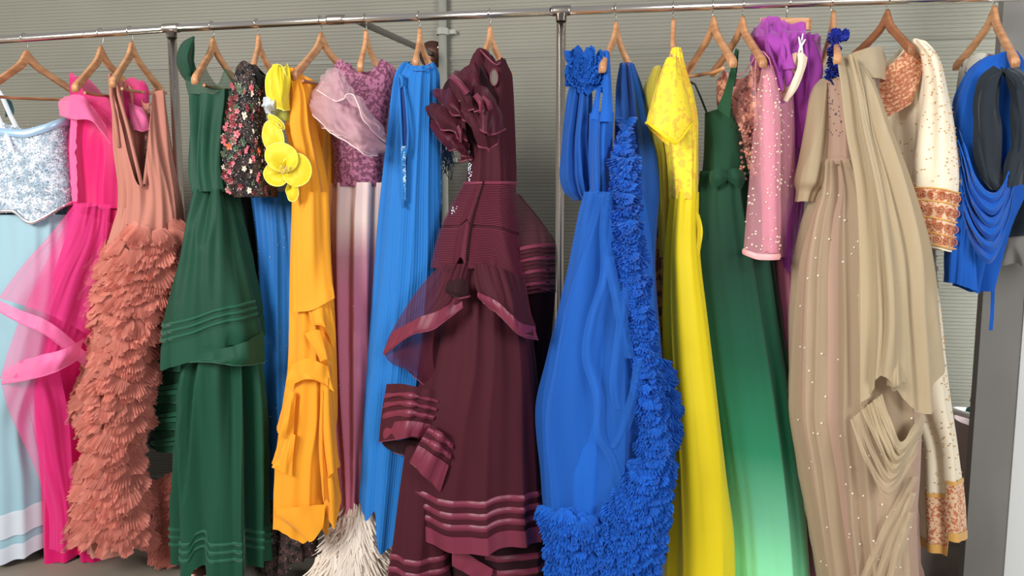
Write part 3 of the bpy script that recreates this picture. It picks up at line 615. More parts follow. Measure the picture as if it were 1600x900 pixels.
panel(t, 'organza_sleeve', gr, m_og, 50, 40, (.022, 5, 3), 93, rim=m_oge, rimr=.0018)
gr2 = [[(518, 109, -.12), (532, 112, -.18), (550, 136, -.2), (572, 166, -.19), (602, 200, -.12)], [(506, 120, -.15), (528, 128, -.23), (550, 160, -.25), (578, 184, -.23), (604, 212, -.13)], [(494, 140, -.16), (525, 158, -.24), (546, 150, -.26), (576, 192, -.25), (602, 222, -.13)]]
panel(t, 'organza_frill', gr2, m_og, 50, 24, (.02, 5, 2), 94, rim=m_oge, rimr=.0018)
gr3 = [[(486, 150, -.12), (505, 150, -.19), (530, 160, -.21), (560, 180, -.2), (590, 215, -.12)], [(482, 160, -.15), (510, 186, -.24), (545, 205, -.26), (575, 222, -.24), (596, 232, -.13)], [(486, 178, -.15), (512, 205, -.23), (548, 226, -.25), (572, 243, -.23), (592, 244, -.13)]]
panel(t, 'organza_frill', gr3, m_og, 50, 24, (.018, 5, 2), 95, rim=m_oge, rimr=.0018)
r = random.Random(12); g = Geo()
def strand(g, x, y, Y, L, bend, w):
    P = []; 
    for i in range(7):
        s_ = i/6; P.append((W(x, y, Y)+Vector((bend*s_*s_, -.02*s_, -L*s_)), w*(1-.7*abs(s_-.4))))
    g.grid([[p-Vector((q, 0, 0)), p+Vector((0, -q*.4, 0)), p+Vector((q, 0, 0))] for p, q in P])
for layer, (y0, n, L) in enumerate(((800, 130, .09), (822, 200, .10), (850, 240, .11), (880, 240, .10))):
    g = Geo()
    for i in range(n):
        u = r.uniform(0, 1); xx = 535-layer*14+u*(62+layer*15); yy = y0+r.uniform(-14, 12)+(-12 if .6 < u < .9 and layer == 0 else 0); strand(g, xx, yy, -.02-.07*math.sin(PI*u)-.01*layer, L*r.uniform(.7, 1.2), (u-.5)*.10+r.uniform(-.03, .03), r.uniform(.002, .006))
    g.obj('feather_fringe', m_fe, t, stuff=True)
Drape([(790, 536, 592, .01, .06), (850, 512, 606, .01, .08), (935, 480, 612, .01, .1)], 14, .012, seed=96).build(t, 'feather_base', fabric('cream_base', (214, 190, 182), .8, .3), N=24)

# ---- 8 light blue cape gown
t = garment('evening_gown', 'light azure pleated cape gown with a slit at its side and uneven hem', 'gown', 610, 850, -.06)
m_az = fabric('azure_chiffon', (38, 124, 206), .7, .35, trans=.15, var=.08); m_azs = sequin('azure_sequins', (40, 110, 170), (190, 220, 240), 260)
d8 = Drape([(96, 633, 678, -.06, .03), (120, 619, 688, -.06, .05), (200, 609, 690, -.06, .065), (300, 597, 692, -.06, .075), (400, 588, 694, -.05, .085), (560, 576, 680, -.05, .09), (700, 566, 660, -.05, .085), (850, 560, 640, -.05, .08)], 11, .009, seed=100, top=[(633, 100), (640, 98), (650, 106), (660, 108), (670, 105), (678, 99)],
   hem=[(560, 752), (566, 762), (572, 788), (582, 796), (590, 788), (597, 820), (606, 848), (612, 850), (622, 838), (640, 800)], fine=.06, hemwave=10)
d8.build(t, 'cape', m_az, M=300, N=90)
Drape([(120, 625, 684, -.05, .03), (300, 620, 690, -.05, .04), (790, 580, 650, -.04, .05)], 8, .01, seed=101).build(t, 'under_dress', m_azs, N=40)
g = Geo(); g.tube([W(*q) for q in ((637, 104, -.1), (640, 108, -.105), (650, 110, -.11), (664, 110, -.11), (674, 104, -.09))], .0025, 6); g.obj('neck_binding', m_az, t)
# slit: two rolled edges, sequin trim and a dark panel painting the shaded gap
panel(t, 'slit_shade', [[(625, 140, -.118), (632, 140, -.122)], [(626, 180, -.126), (635, 180, -.13)], [(628, 225, -.134), (637, 225, -.14)], [(628, 300, -.14), (634, 300, -.145)], [(631, 322, -.14), (633, 322, -.145)]], fabric('slit_shade_blue', (14, 52, 120), .7, .2), 8, 30, (.001, 2, 2), 3)
for ex in (0, 1):
    pts = [(624, 118, -.12), (624, 140, -.122), (626, 180, -.132), (628, 225, -.14), (629, 300, -.146), (632, 325, -.146)] if not ex else [(630, 118, -.122), (632, 135, -.125), (636, 170, -.136), (638, 205, -.144), (637, 228, -.147), (634, 245, -.147)]
    g = Geo(); g.tube([W(*q) for q in pts], .0035, 7); g.obj('slit_edge', m_az, t)
g = Geo(); g.tube([W(624, 117, -.118), W(628, 122, -.128), W(629, 134, -.128), W(626, 136, -.125)], [.004, .006, .006, .003], 8); g.obj('tie_loop', m_az, t)
panel(t, 'sequin_trim', [[(627, 228, -.143), (634, 228, -.148)], [(627, 270, -.145), (634, 270, -.149)], [(630, 316, -.146), (634, 314, -.149)]], m_azs, 6, 20, (.001, 1, 5), 4)
g = Geo(); r = random.Random(3)
for i in range(60):
    x = r.uniform(684, 706); y = r.uniform(205, 240); L = r.uniform(.03, .09); P = [W(x, y, .0)+Vector((r.uniform(-.004, .004)*q, 0, -L*q/4)) for q in range(5)]; g.tube(P, .0013, 4)
g.obj('bead_fringe', plain('dark_blue_bead', (60, 96, 130), .25, .4), t, stuff=True)

# ---- 9 burgundy gown
t = garment('evening_gown', 'burgundy gown with rose-like ruffled sleeve, shirred waist and satin-banded flounces', 'gown', 740, 895, -.1)
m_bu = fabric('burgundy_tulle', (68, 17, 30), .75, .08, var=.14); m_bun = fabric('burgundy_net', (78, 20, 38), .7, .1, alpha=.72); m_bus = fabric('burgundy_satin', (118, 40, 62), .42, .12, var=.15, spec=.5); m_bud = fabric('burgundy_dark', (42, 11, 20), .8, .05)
m_bss = fabric('burgundy_sheer', (78, 20, 38), .5, .1, alpha=.9)
d9 = Drape([(400, 700, 810, -.1, .10), (470, 685, 822, -.1, .12), (560, 668, 838, -.1, .135), (650, 645, 846, -.1, .145), (750, 640, 850, -.1, .15), (830, 650, 854, -.1, .15)], 9, .016, seed=110, hemwave=0, hem=[(640, 800), (695, 826), (770, 826), (800, 818), (850, 822)])
d9.build(t, 'skirt', m_bu, M=220, N=80)
d9.tucks(t, 'satin_stripe', m_bus, (.83, .872, .912), .011, .005, 200, (.15, PI-.15)); d9.build(t, 'satin_band', m_bus, M=200, th=(.1, PI-.1), v=(.942, 1), off=.004, N=6)
dl = Drape([(640, 640, 690, -.12, .06), (760, 622, 700, -.12, .09), (840, 612, 704, -.12, .1), (930, 600, 708, -.12, .1)], 6, .012, seed=111, hemwave=0)
dl.build(t, 'left_flounce', m_bu, M=120, N=50); dl.tucks(t, 'satin_stripe', m_bus, (.735, .80, .865, .925), .014, .004, 120, (.1, PI-.1))
dr = Drape([(800, 700, 856, -.06, .09), (850, 700, 862, -.06, .11), (930, 705, 866, -.06, .12)], 7, .012, seed=112, hemwave=0)
dr.build(t, 'lower_flounce', m_bud, M=150, N=30); dr.tucks(t, 'satin_stripe', m_bus, (.32, .48, .64), .035, .005, 150, (.1, PI*.55)); dr.build(t, 'satin_band', m_bus, M=150, th=(.1, PI*.6), v=(.76, .97), off=.004, N=6)
panel(t, 'draped_flounce', [[(706, 850, -.2), (740, 872, -.2), (770, 890, -.2)], [(706, 885, -.2), (735, 900, -.2), (765, 915, -.2)]], m_bus, 20, 8, (.01, 2, 1), 113)
b9 = Drape([(82, 742, 788, -.1, .03), (100, 735, 794, -.1, .04), (122, 730, 802, -.1, .05), (170, 735, 803, -.1, .06), (230, 736, 803, -.1, .065), (282, 730, 805, -.1, .065), (320, 722, 805, -.1, .07)], 7, .009, seed=114,
   top=[(742, 84), (752, 78), (766, 84), (776, 100), (780, 98), (786, 92), (790, 100)], hemwave=0)
b9.build(t, 'bodice', m_bu, N=60)
g = Geo(); g.tube([W(*q) for q in ((750, 78, -.13), (760, 88, -.14), (770, 98, -.145), (776, 102, -.145), (782, 98, -.14))], .003, 6); g.obj('collar_edge', m_bus, t)
# keyhole: rim round a small opening showing the wall colour
ring = [W(772+6*math.cos(a), 121+13*math.sin(a), -.156) for a in [2*PI*i/20 for i in range(21)]]
g = Geo(); g.tube(ring, .0018, 5, False); kh = g.obj('keyhole_edge', m_bus, t)
g = Geo(); c = W(772, 121, -.154); g.v = [c]+ring[:-1]; g.f = [(0, 1+i, 1+(i+1) % 20) for i in range(20)]; g.obj('keyhole_lining', plain('keyhole_lining', (104, 96, 86), .7), kh)
# shirring: many raised pleats around waist and hip
w9 = Drape([(285, 728, 806, -.1, .07), (320, 709, 808, -.1, .085), (350, 694, 811, -.1, .095), (385, 684, 815, -.1, .105), (425, 676, 822, -.1, .115)], 6, .006, seed=115, hem=[(676, 418), (720, 416), (732, 398), (745, 414), (790, 420), (822, 440)], hemwave=3)
w9.build(t, 'waist', m_bu, M=160, N=40)
vs = [.05+.019*i for i in range(50)]
for i, v_ in enumerate(vs):
    if v_ > .985 or (.50 < v_ < .53): continue
    w9.build(t, 'shirred_pleat', m_bus, M=90, N=3, th=(.12, 1.62), v=(v_-.007, v_+.006), off=.001+.003*(v_ > .52)*(v_-.5), bulge=.007)
    w9.build(t, 'shirred_pleat', m_bus, M=70, N=3, th=(1.68, PI-.1), v=(v_-.007, v_+.006), off=.001, bulge=.007)
w9.build(t, 'waistband', m_bus, M=160, N=4, v=(-.005, .035), off=.003, bulge=.004)
g = Geo(); g.tube([w9.pt(1.65, q/12, .006) for q in range(12)], .003, 6); g.obj('zipper', m_bud, t)
g = Geo()
for q in range(30): g.ball(w9.pt(1.65, q/31, .010), .0022, 5, 3)
g.obj('hooks', plain('dark_hook', (50, 30, 36), .3, .5), t, stuff=True)
g = Geo(); r = random.Random(7)
for i in range(46): g.ball(W(735+r.uniform(-3, 4), 255+i*1.1, -.14), .0026, 5, 4)
for i in range(36): g.ball(W(712+r.uniform(-6, 6), 330+r.uniform(-8, 8), -.16), .0028, 5, 4)
g.obj('rhinestones', M_RHINE, t, stuff=True)
# peplum left and right
def bordered(nm, gr, mat, s_, seed, nu=60, nv=40, fold=(.014, 5, .8), band=None, bn=3):
    ob = panel(t, nm, gr, mat, nu, nv, fold, seed, rim=m_bus, rimr=.0022)
    return ob
def offs(row, dy, dY=0.): return [(a, b+dy, c+dY) for a, b, c in row]
L0 = [(690, 412, -.19), (706, 412, -.22), (722, 412, -.22), (736, 410, -.21)]; L1 = [(655, 455, -.19), (682, 460, -.24), (706, 462, -.25), (724, 440, -.22)]; L2 = [(614, 520, -.18), (650, 500, -.25), (688, 486, -.27), (722, 462, -.24)]; L3 = [(601, 545, -.17), (640, 516, -.25), (680, 504, -.27), (722, 470, -.24)]
bordered('peplum', [L0, L1, L2, L3], m_bun, 0, 116)
panel(t, 'satin_band', [offs(L2, -2, -.006), offs(L3, 4, -.008), offs(L3, 9, -.006)], m_bus, 50, 8, (.008, 5, .5), 116, rim=m_bus)
panel(t, 'peplum_fold', [[(601, 542, -.17), (640, 520, -.2), (680, 508, -.22)], [(608, 560, -.17), (640, 560, -.19), (676, 560, -.2)], [(640, 580, -.16), (660, 600, -.17), (690, 620, -.18)]], m_bun, 30, 20, (.01, 3, 1), 117, rim=m_bus)
panel(t, 'curled_edge', [[(697, 442, -.24), (712, 436, -.26), (730, 438, -.25)], [(697, 456, -.25), (712, 456, -.28), (732, 456, -.26)], [(710, 466, -.24), (722, 466, -.27), (734, 462, -.25)]], m_bud, 20, 14, (.005, 3, 1), 118, rim=m_bus, rimr=.003)
Rr0 = [(740, 410, -.21), (765, 414, -.24), (795, 424, -.22), (820, 436, -.17)]; Rr1 = [(742, 440, -.23), (775, 452, -.27), (808, 475, -.25), (828, 490, -.19)]; Rr2 = [(746, 458, -.24), (778, 474, -.29), (812, 505, -.27), (836, 512, -.2)]; Rr3 = [(754, 470, -.24), (780, 490, -.29), (812, 520, -.27), (840, 528, -.2)]
bordered('peplum', [Rr0, Rr1, Rr2, Rr3], m_bu, 0, 119)
panel(t, 'satin_band', [offs(Rr2, -2, -.008), offs(Rr2, 6, -.010), offs(Rr3, 3, -.008)], m_bus, 50, 8, (.008, 5, .5), 119, rim=m_bus)
panel(t, 'side_net', [[(803, 300, -.06), (808, 302, -.05), (812, 305, -.04)], [(808, 350, -.1), (835, 345, -.07), (848, 355, -.03)], [(812, 400, -.13), (842, 392, -.1), (868, 385, -.04)], [(826, 445, -.13), (850, 452, -.1), (870, 456, -.04)]], m_bun, 30, 40, (.01, 4, 1), 120, rim=m_bus)
for i in range(12):
    y = 380+i*6.5; panel(t, 'shirred_pleat', [[(812, y+6, -.135), (840, y+1, -.115), (868, y, -.05)], [(812, y+11, -.14), (840, y+6, -.12), (868, y+4, -.055)]], m_bu if i % 3 else m_bus, 14, 3, (.002, 3, 1), 130+i)
panel(t, 'side_lining', [[(815, 440, -.06), (845, 450, -.05), (868, 455, -.02)], [(825, 560, -.05), (845, 560, -.04), (860, 560, -.0)], [(838, 700, -.04), (846, 700, -.03), (854, 700, .0)]], m_bud, 16, 20, (.008, 3, 1), 121)
# banded flounces on the left
def flounce(gr, seed, stripes):
    ob = panel(t, 'banded_flounce', gr, m_bu, 40, 26, (.009, 3, .5), seed, rim=m_bus)
    top, bot = gr[0], gr[-1]
    def at(v, dY): 
        q = v*(len(gr)-1); i = min(int(q), len(gr)-2); u = q-i
        return [tuple(a+(b-a)*u+(dY if n_ == 2 else 0) for n_, (a, b) in enumerate(zip(p0, p1))) for p0, p1 in zip(gr[i], gr[i+1])]
    for a, b in stripes: panel(t, 'satin_stripe', [at(a, -.007), at((a+b)/2, -.013), at(b, -.007)], m_bus, 40, 5, (.009, 3, .2), seed)
flounce([[(603, 600, -.17), (630, 600, -.22), (660, 606, -.23), (688, 612, -.21)], [(598, 640, -.17), (628, 636, -.23), (655, 640, -.24), (682, 646, -.22)], [(595, 690, -.17), (622, 686, -.23), (645, 682, -.24), (664, 686, -.22)]], 140, ((.18, .27), (.36, .46), (.54, .64), (.72, 1)))
panel(t, 'flounce_underside', [[(593, 686, -.16), (625, 688, -.19), (662, 688, -.2)], [(600, 695, -.15), (620, 700, -.17), (645, 716, -.17)], [(615, 706, -.14), (630, 712, -.15), (640, 720, -.15)]], m_bud, 20, 10, (.005, 3, 1), 141, rim=m_bus)
flounce([[(672, 664, -.25), (690, 674, -.26), (709, 690, -.24)], [(655, 692, -.25), (680, 706, -.27), (703, 722, -.25)], [(640, 722, -.24), (662, 742, -.26), (688, 768, -.24)]], 142, ((.05, .2), (.3, .45), (.56, 1)))
panel(t, 'sleeve_base', [[(716, 112, -.1), (735, 100, -.12), (752, 100, -.13)], [(692, 140, -.1), (730, 145, -.17), (775, 150, -.16)], [(676, 185, -.08), (720, 190, -.16), (780, 195, -.17)], [(700, 225, -.07), (735, 235, -.13), (765, 225, -.15)]], m_bud, 24, 24, (.01, 3, 3), 149)
# ruffled sleeve: overlapping curled petals with satin rims
RS = [
 ([(706, 118, -.1), (722, 108, -.14), (740, 95, -.14)], [(700, 125, -.12), (722, 130, -.2), (748, 120, -.19)], [(702, 150, -.12), (728, 160, -.22), (758, 160, -.2)]),
 ([(700, 116, -.16), (716, 122, -.21), (732, 135, -.21)], [(704, 140, -.18), (722, 150, -.25), (740, 165, -.23)], [(714, 165, -.18), (734, 176, -.25), (756, 182, -.22)]),
 ([(740, 120, -.18), (760, 140, -.19), (776, 165, -.16)], [(740, 150, -.23), (765, 165, -.25), (787, 182, -.17)], [(735, 182, -.22), (764, 210, -.26), (786, 200, -.18)]),
 ([(720, 150, -.2), (745, 165, -.22), (770, 175, -.2)], [(722, 175, -.24), (750, 190, -.27), (780, 198, -.21)], [(740, 200, -.22), (764, 236, -.25), (780, 212, -.2)]),
 ([(682, 138, -.1), (700, 140, -.15), (720, 150, -.18)], [(680, 152, -.12), (705, 165, -.21), (735, 182, -.22)], [(690, 165, -.12), (715, 182, -.21), (742, 196, -.21)]),
 ([(672, 158, -.1), (695, 165, -.16), (725, 176, -.18)], [(665, 168, -.12), (692, 185, -.2), (728, 205, -.2)], [(672, 190, -.1), (700, 205, -.18), (730, 222, -.18)]),
 ([(672, 182, -.08), (695, 190, -.13), (720, 200, -.15)], [(666, 196, -.09), (690, 212, -.16), (722, 225, -.17)], [(690, 214, -.08), (712, 232, -.14), (735, 248, -.15)]),
 ([(712, 130, -.2), (724, 136, -.24), (735, 150, -.24)], [(716, 150, -.23), (730, 155, -.28), (742, 166, -.26)], [(728, 168, -.22), (740, 172, -.27), (752, 176, -.25)]),
 ([(708, 205, -.12), (722, 212, -.15), (734, 225, -.15)], [(712, 225, -.13), (724, 232, -.17), (734, 240, -.16)], [(722, 246, -.11), (730, 250, -.14), (738, 246, -.14)])]
for i, gr in enumerate(RS): panel(t, 'sleeve_ruffle', [list(q) for q in gr], m_bu if i % 2 else m_bss, 36, 22, (.016, 2.2, 1.4), 150+i, rim=m_bus, rimr=.003, edge=.5)
for i, pts in enumerate(([(704, 118, -.22), (716, 128, -.26), (730, 146, -.26)], [(742, 148, -.27), (750, 160, -.29), (752, 174, -.28)], [(716, 196, -.2), (720, 208, -.21), (720, 220, -.2)], [(752, 152, -.27), (762, 162, -.285), (766, 172, -.27)])):
    panel(t, 'satin_fold', [[(a-3, b+3, c) for a, b, c in pts], [(a, b, c-.014) for a, b, c in pts], [(a+4, b-3, c) for a, b, c in pts]], m_bus, 14, 8, (.003, 2, 1), 165+i)
# ---- 10 royal blue ruffled gown
t = garment('evening_gown', 'royal blue tulle gown edged with a long dense ruffle down its right side', 'gown', 930, 895, -.13)
m_rb = fabric('royal_blue_tulle', (24, 98, 196), .75, .35, var=.16, trans=.1); m_rbn = fabric('royal_blue_net', (34, 104, 198), .7, .35, alpha=.5); m_rbf = fabric('royal_blue_frill', (27, 104, 204), .7, .3, trans=.2, island=.14, var=.08); m_rbd = fabric('royal_blue_dark', (28, 88, 172), .75, .3, alpha=.82)
d10 = Drape([(296, 924, 1000, -.12, .07), (340, 912, 1010, -.12, .09), (400, 896, 1018, -.12, .11), (480, 876, 1022, -.12, .13), (560, 858, 1030, -.12, .145), (640, 845, 1040, -.12, .15), (720, 850, 1030, -.12, .155), (800, 858, 1020, -.12, .15), (905, 866, 1010, -.12, .14)], 9, .016, seed=200, sharp=.7)
d10.build(t, 'skirt', m_rb, M=220, N=90)
o10 = Drape([(300, 922, 985, -.15, .07), (400, 892, 995, -.15, .10), (480, 872, 1000, -.15, .13), (560, 854, 1005, -.15, .15), (640, 839, 1010, -.15, .16), (740, 852, 1000, -.15, .16), (800, 860, 980, -.15, .15)], 7, .028, seed=201, sharp=.9)
o10.build(t, 'net_overskirt', m_rbn, M=200, N=80, th=(.2, PI+.3))
b10 = Drape([(178, 918, 962, -.12, .05), (230, 918, 958, -.12, .06), (300, 922, 958, -.12, .065)], 5, .006, seed=202)
b10.build(t, 'bodice', m_rb, N=30)
g = Geo(); g.tube([b10.pt(1.6, q/10, .004) for q in range(11)], .0022, 6); g.obj('zipper', plain('navy_zipper', (16, 52, 120), .5), t)
panel(t, 'strap', [[(943, 80, -.12), (948, 78, -.13), (953, 82, -.12)], [(943, 120, -.15), (949, 120, -.16), (955, 122, -.15)], [(940, 160, -.17), (948, 162, -.18), (957, 160, -.17)], [(936, 190, -.18), (946, 190, -.19), (958, 190, -.18)]], m_rb, 10, 26, (.003, 2, 1), 203)
panel(t, 'strap', [[(938, 112, -.1), (943, 110, -.1)], [(930, 150, -.14), (938, 150, -.15)], [(922, 185, -.16), (934, 188, -.17)]], m_rb, 8, 16, (.003, 2, 1), 204)
s10 = Drape([(125, 893, 925, -.08, .04), (170, 884, 926, -.08, .06), (220, 878, 924, -.08, .065), (270, 876, 930, -.08, .065), (300, 884, 932, -.08, .05), (312, 898, 928, -.08, .03)], 9, .02, seed=205)
s10.build(t, 'puff_sleeve', m_rbd, N=50); Drape([(135, 898, 920, -.08, .03), (220, 886, 920, -.08, .04), (300, 895, 925, -.08, .03)], 4, .01, seed=206).build(t, 'sleeve_lining', m_rb, N=20)
r = random.Random(44); g = Geo()
for i in range(90):
    a = r.uniform(0, 2*PI); q = r.uniform(.3, 1); P = W(917+20*q*math.cos(a), 108+26*q*math.sin(a), -.1-.03*math.sqrt(1-q*q*.9)); frill(g, P, .035, .025, 4, r.uniform(-2.5, 2.5), .5, r)
for i in range(24):
    P = W(r.uniform(898, 930), r.uniform(84, 134), -.12); frill(g, P, .05, .03, 4, r.uniform(-3, 3), .4, r)
g.obj('shoulder_rosette', m_rbf, t)
u10 = Drape([(100, 968, 990, -.02, .03), (140, 962, 1003, -.02, .05), (200, 960, 1016, -.02, .06), (300, 962, 1028, -.03, .07), (400, 975, 1024, -.05, .08), (520, 990, 1034, -.06, .08), (640, 1010, 1050, -.06, .08)], 7, .016, seed=207)
u10.build(t, 'side_train', m_rbd, N=60)
def ruffle_band(path, name, dens, wd, size, seed, mat, Yj=.02, lean=.5, angr=.9):
    """path: (py, xl, xr, Y); dense frills fill the strip, one object for each stretch"""
    r = random.Random(seed); ys = [p[0] for p in path]; y = ys[0]; step = 60
    while y < ys[-1]:
        g = Geo(); y1 = min(y+step, ys[-1])
        n = int(dens*sum((interp(ys, [p[2]-p[1] for p in path], y+(y1-y)*(q+.5)/4))*(y1-y)/4 for q in range(4))/100)
        pts = []
        for i in range(n):
            yy = r.uniform(y, y1); u = r.uniform(0, 1); xl = interp(ys, [p[1] for p in path], yy); xr = interp(ys, [p[2] for p in path], yy); Y = interp(ys, [p[3] for p in path], yy)
            pts.append((yy, xl+(xr-xl)*u, Y-.03*math.sin(PI*u)+r.uniform(-Yj, Yj)*.5, (u-.5)))
        pts.sort()
        for yy, xx, Y, c in pts: frill(g, W(xx, yy, Y), size*r.uniform(.7, 1.4), size*r.uniform(.5, .9), r.randint(3, 5), r.uniform(-angr, angr)+c*1.2, r.uniform(.2, lean+.3), r, (c*.8, -1, 0), jag=.4)
        g.obj(name, mat, t, smooth=False); y = y1
ruffle_band([(185, 976, 982, -.09), (220, 970, 984, -.13), (250, 964, 990, -.18), (300, 962, 992, -.22), (350, 966, 996, -.23), (400, 972, 1002, -.24), (460, 980, 1008, -.25), (520, 990, 1015, -.25), (600, 998, 1026, -.26), (680, 1004, 1040, -.27), (720, 990, 1044, -.28), (760, 972, 1042, -.29), (800, 950, 1038, -.29), (850, 940, 1032, -.29), (905, 930, 1022, -.29)], 'ruffle', 7, 0, .028, 1, m_rbf)
ruffle_band([(560, 1024, 1040, -.15), (620, 1030, 1052, -.17), (660, 1034, 1056, -.18), (720, 1030, 1046, -.18), (780, 1028, 1044, -.18)], 'ruffle', 7, 0, .028, 2, m_rbf)
ruffle_band([(792, 850, 900, -.24), (812, 856, 940, -.27), (850, 862, 945, -.28), (905, 872, 945, -.28)], 'hem_ruffle', 6, 0, .036, 3, m_rbf, angr=.4)
for i, pts in enumerate(([(950, 300), (945, 360), (946, 430), (925, 500), (918, 560), (935, 620), (938, 680), (960, 720), (985, 800)], [(985, 430), (975, 480), (968, 540), (962, 600), (966, 640)], [(1000, 560), (990, 620), (975, 670), (960, 700)], [(950, 400), (965, 470), (975, 520), (985, 560)])):
    panel(t, 'tulle_fold', [[(a-9, b, -.268-.03*(b > 450)), (a, b, -.277-.032*(b > 450)), (a+9, b, -.266-.03*(b > 450))] for a, b in pts], m_rbn, 8, 50, (.004, 1, 3), 210+i)

# ---- 11 bright yellow gown
t = garment('evening_gown', 'bright yellow satin gown with short embroidered sleeve seen from its side', 'gown', 1092, 900, -.06)
m_yl = fabric('yellow_satin', (252, 226, 32), .55, .2, var=.05, trans=.1); m_yln = fabric('yellow_net', (222, 206, 60), .7, .3, alpha=.6)
m_yle = patterned('yellow_embroidery', (252, 228, 40), (248, 196, 52), 55, .55, detail=3)
d11 = Drape([(300, 1046, 1091, -.06, .055), (350, 1040, 1090, -.06, .065), (400, 1036, 1093, -.06, .075), (480, 1034, 1103, -.06, .085), (560, 1036, 1113, -.06, .09), (650, 1042, 1124, -.07, .095), (750, 1044, 1137, -.07, .1), (840, 1042, 1149, -.07, .1), (930, 1038, 1152, -.07, .1)], 5, .016, seed=220, sharp=.3)
d11.build(t, 'skirt', m_yl, M=180, N=80)
b11 = Drape([(76, 1050, 1064, -.06, .02), (110, 1040, 1072, -.06, .035), (150, 1034, 1084, -.06, .05), (200, 1036, 1092, -.06, .055), (250, 1042, 1092, -.06, .055), (310, 1046, 1091, -.06, .055)], 5, .007, seed=221)
b11.build(t, 'bodice', m_yle, N=60, label='bodice with tone-on-tone embroidery')
s11 = Drape([(92, 1040, 1062, -.12, .03), (120, 1030, 1068, -.13, .045), (160, 1018, 1078, -.13, .055), (190, 1010, 1082, -.13, .06), (228, 1008, 1070, -.13, .055)], 4, .005, seed=222, hem=[(1008, 194), (1020, 206), (1040, 222), (1056, 229), (1066, 205), (1075, 180)], hemwave=0)
s11.build(t, 'sleeve', m_yle, N=40, label='short sleeve with orange embroidery'); s11.build(t, 'sleeve_hem', m_yl, N=3, v=(.955, 1.0), off=.002, bulge=.003)
Drape([(105, 1022, 1040, .0, .03), (150, 1006, 1040, .0, .05), (200, 1008, 1042, .0, .05), (250, 1022, 1046, .0, .04), (400, 1030, 1046, .0, .04)], 5, .012, seed=223).build(t, 'net_cape', m_yln, N=40)
panel(t, 'side_frill', [[(1088, 330, -.08), (1093, 335, -.08)], [(1090, 360, -.08), (1098, 362, -.08)], [(1088, 400, -.08), (1093, 398, -.08)]], m_yl, 6, 10, (.004, 1, 3), 224)
t = garment('evening_gown', 'brown and gold patterned dress glimpsed in the gap between royal blue and yellow gowns', 'dress', 1035, 430, .12)
Drape([(225, 1022, 1050, .12, .04), (300, 1020, 1052, .12, .05), (400, 1018, 1056, .12, .05), (600, 1020, 1060, .12, .05), (860, 1018, 1062, .12, .05)], 5, .01, seed=225).build(t, 'dress_body', patterned('gold_brown_print', (112, 70, 48), (190, 136, 60), 40, .52), N=30)

# ---- 12 green ombre gown
t = garment('evening_gown', 'thin-strapped gown fading from dark green bodice to mint hem, bow at the waist', 'gown', 1185, 900, .0)
z2 = lambda y: W(1180, y, -.05).z
m_gm = fabric('green_mint_ombre', (20, 80, 56), .7, .3, ombre=[(z2(880), (138, 226, 172)), (z2(800), (104, 178, 140)), (z2(700), (38, 124, 88)), (z2(560), (20, 84, 58)), (z2(420), (16, 58, 42)), (z2(150), (24, 72, 44))], var=.08)
m_gd = fabric('dark_green_strap', (18, 42, 30), .6, .2)
d12 = Drape([(268, 1094, 1176, .0, .06), (320, 1088, 1184, .0, .075), (400, 1088, 1202, .0, .09), (500, 1096, 1217, -.0, .10), (600, 1108, 1232, -.0, .11), (700, 1122, 1245, -.0, .115), (800, 1136, 1255, .0, .12), (930, 1146, 1268, .0, .12)], 8, .017, seed=230, sharp=.75)
d12.build(t, 'skirt', m_gm, M=200, N=90, label='skirt dyed dark green to mint')
b12 = Drape([(172, 1100, 1160, .0, .05), (220, 1096, 1164, .0, .06), (275, 1094, 1174, .0, .062)], 5, .006, seed=231, top=[(1100, 178), (1110, 176), (1122, 172), (1128, 150), (1136, 160), (1146, 195), (1160, 210)], hemwave=0)
b12.build(t, 'bodice', m_gm, N=40)
panel(t, 'strap', [[(1149, 76, -.13), (1152, 76, -.13)], [(1141, 110, -.10), (1150, 112, -.1)], [(1132, 140, -.07), (1144, 150, -.08)], [(1120, 170, -.06), (1140, 185, -.08)]], m_gm, 8, 24, (.003, 2, 1), 232)
for pts in ([(1153, 78, -.1), (1150, 110, -.06), (1143, 150, -.03), (1142, 200, -.05)], [(1078, 128, .16), (1086, 132, .1), (1096, 155, .04), (1105, 178, -.03)]):
    g = Geo(); g.tube([W(*q) for q in pts], .0035, 6); g.obj('thin_strap', m_gd, t)
b12.build(t, 'sash', m_gm, N=5, v=(.93, 1.03), off=.004, bulge=.004)
for sx in (-1, 1):
    panel(t, 'bow', [[(1136, 268, -.075), (1136+sx*12, 262, -.09), (1136+sx*26, 268, -.08)], [(1136, 276, -.08), (1136+sx*13, 277, -.1), (1136+sx*28, 282, -.08)], [(1136, 282, -.075), (1136+sx*10, 288, -.09), (1136+sx*22, 296, -.08)]], m_gm, 12, 10, (.005, 2, 1), 233+sx)

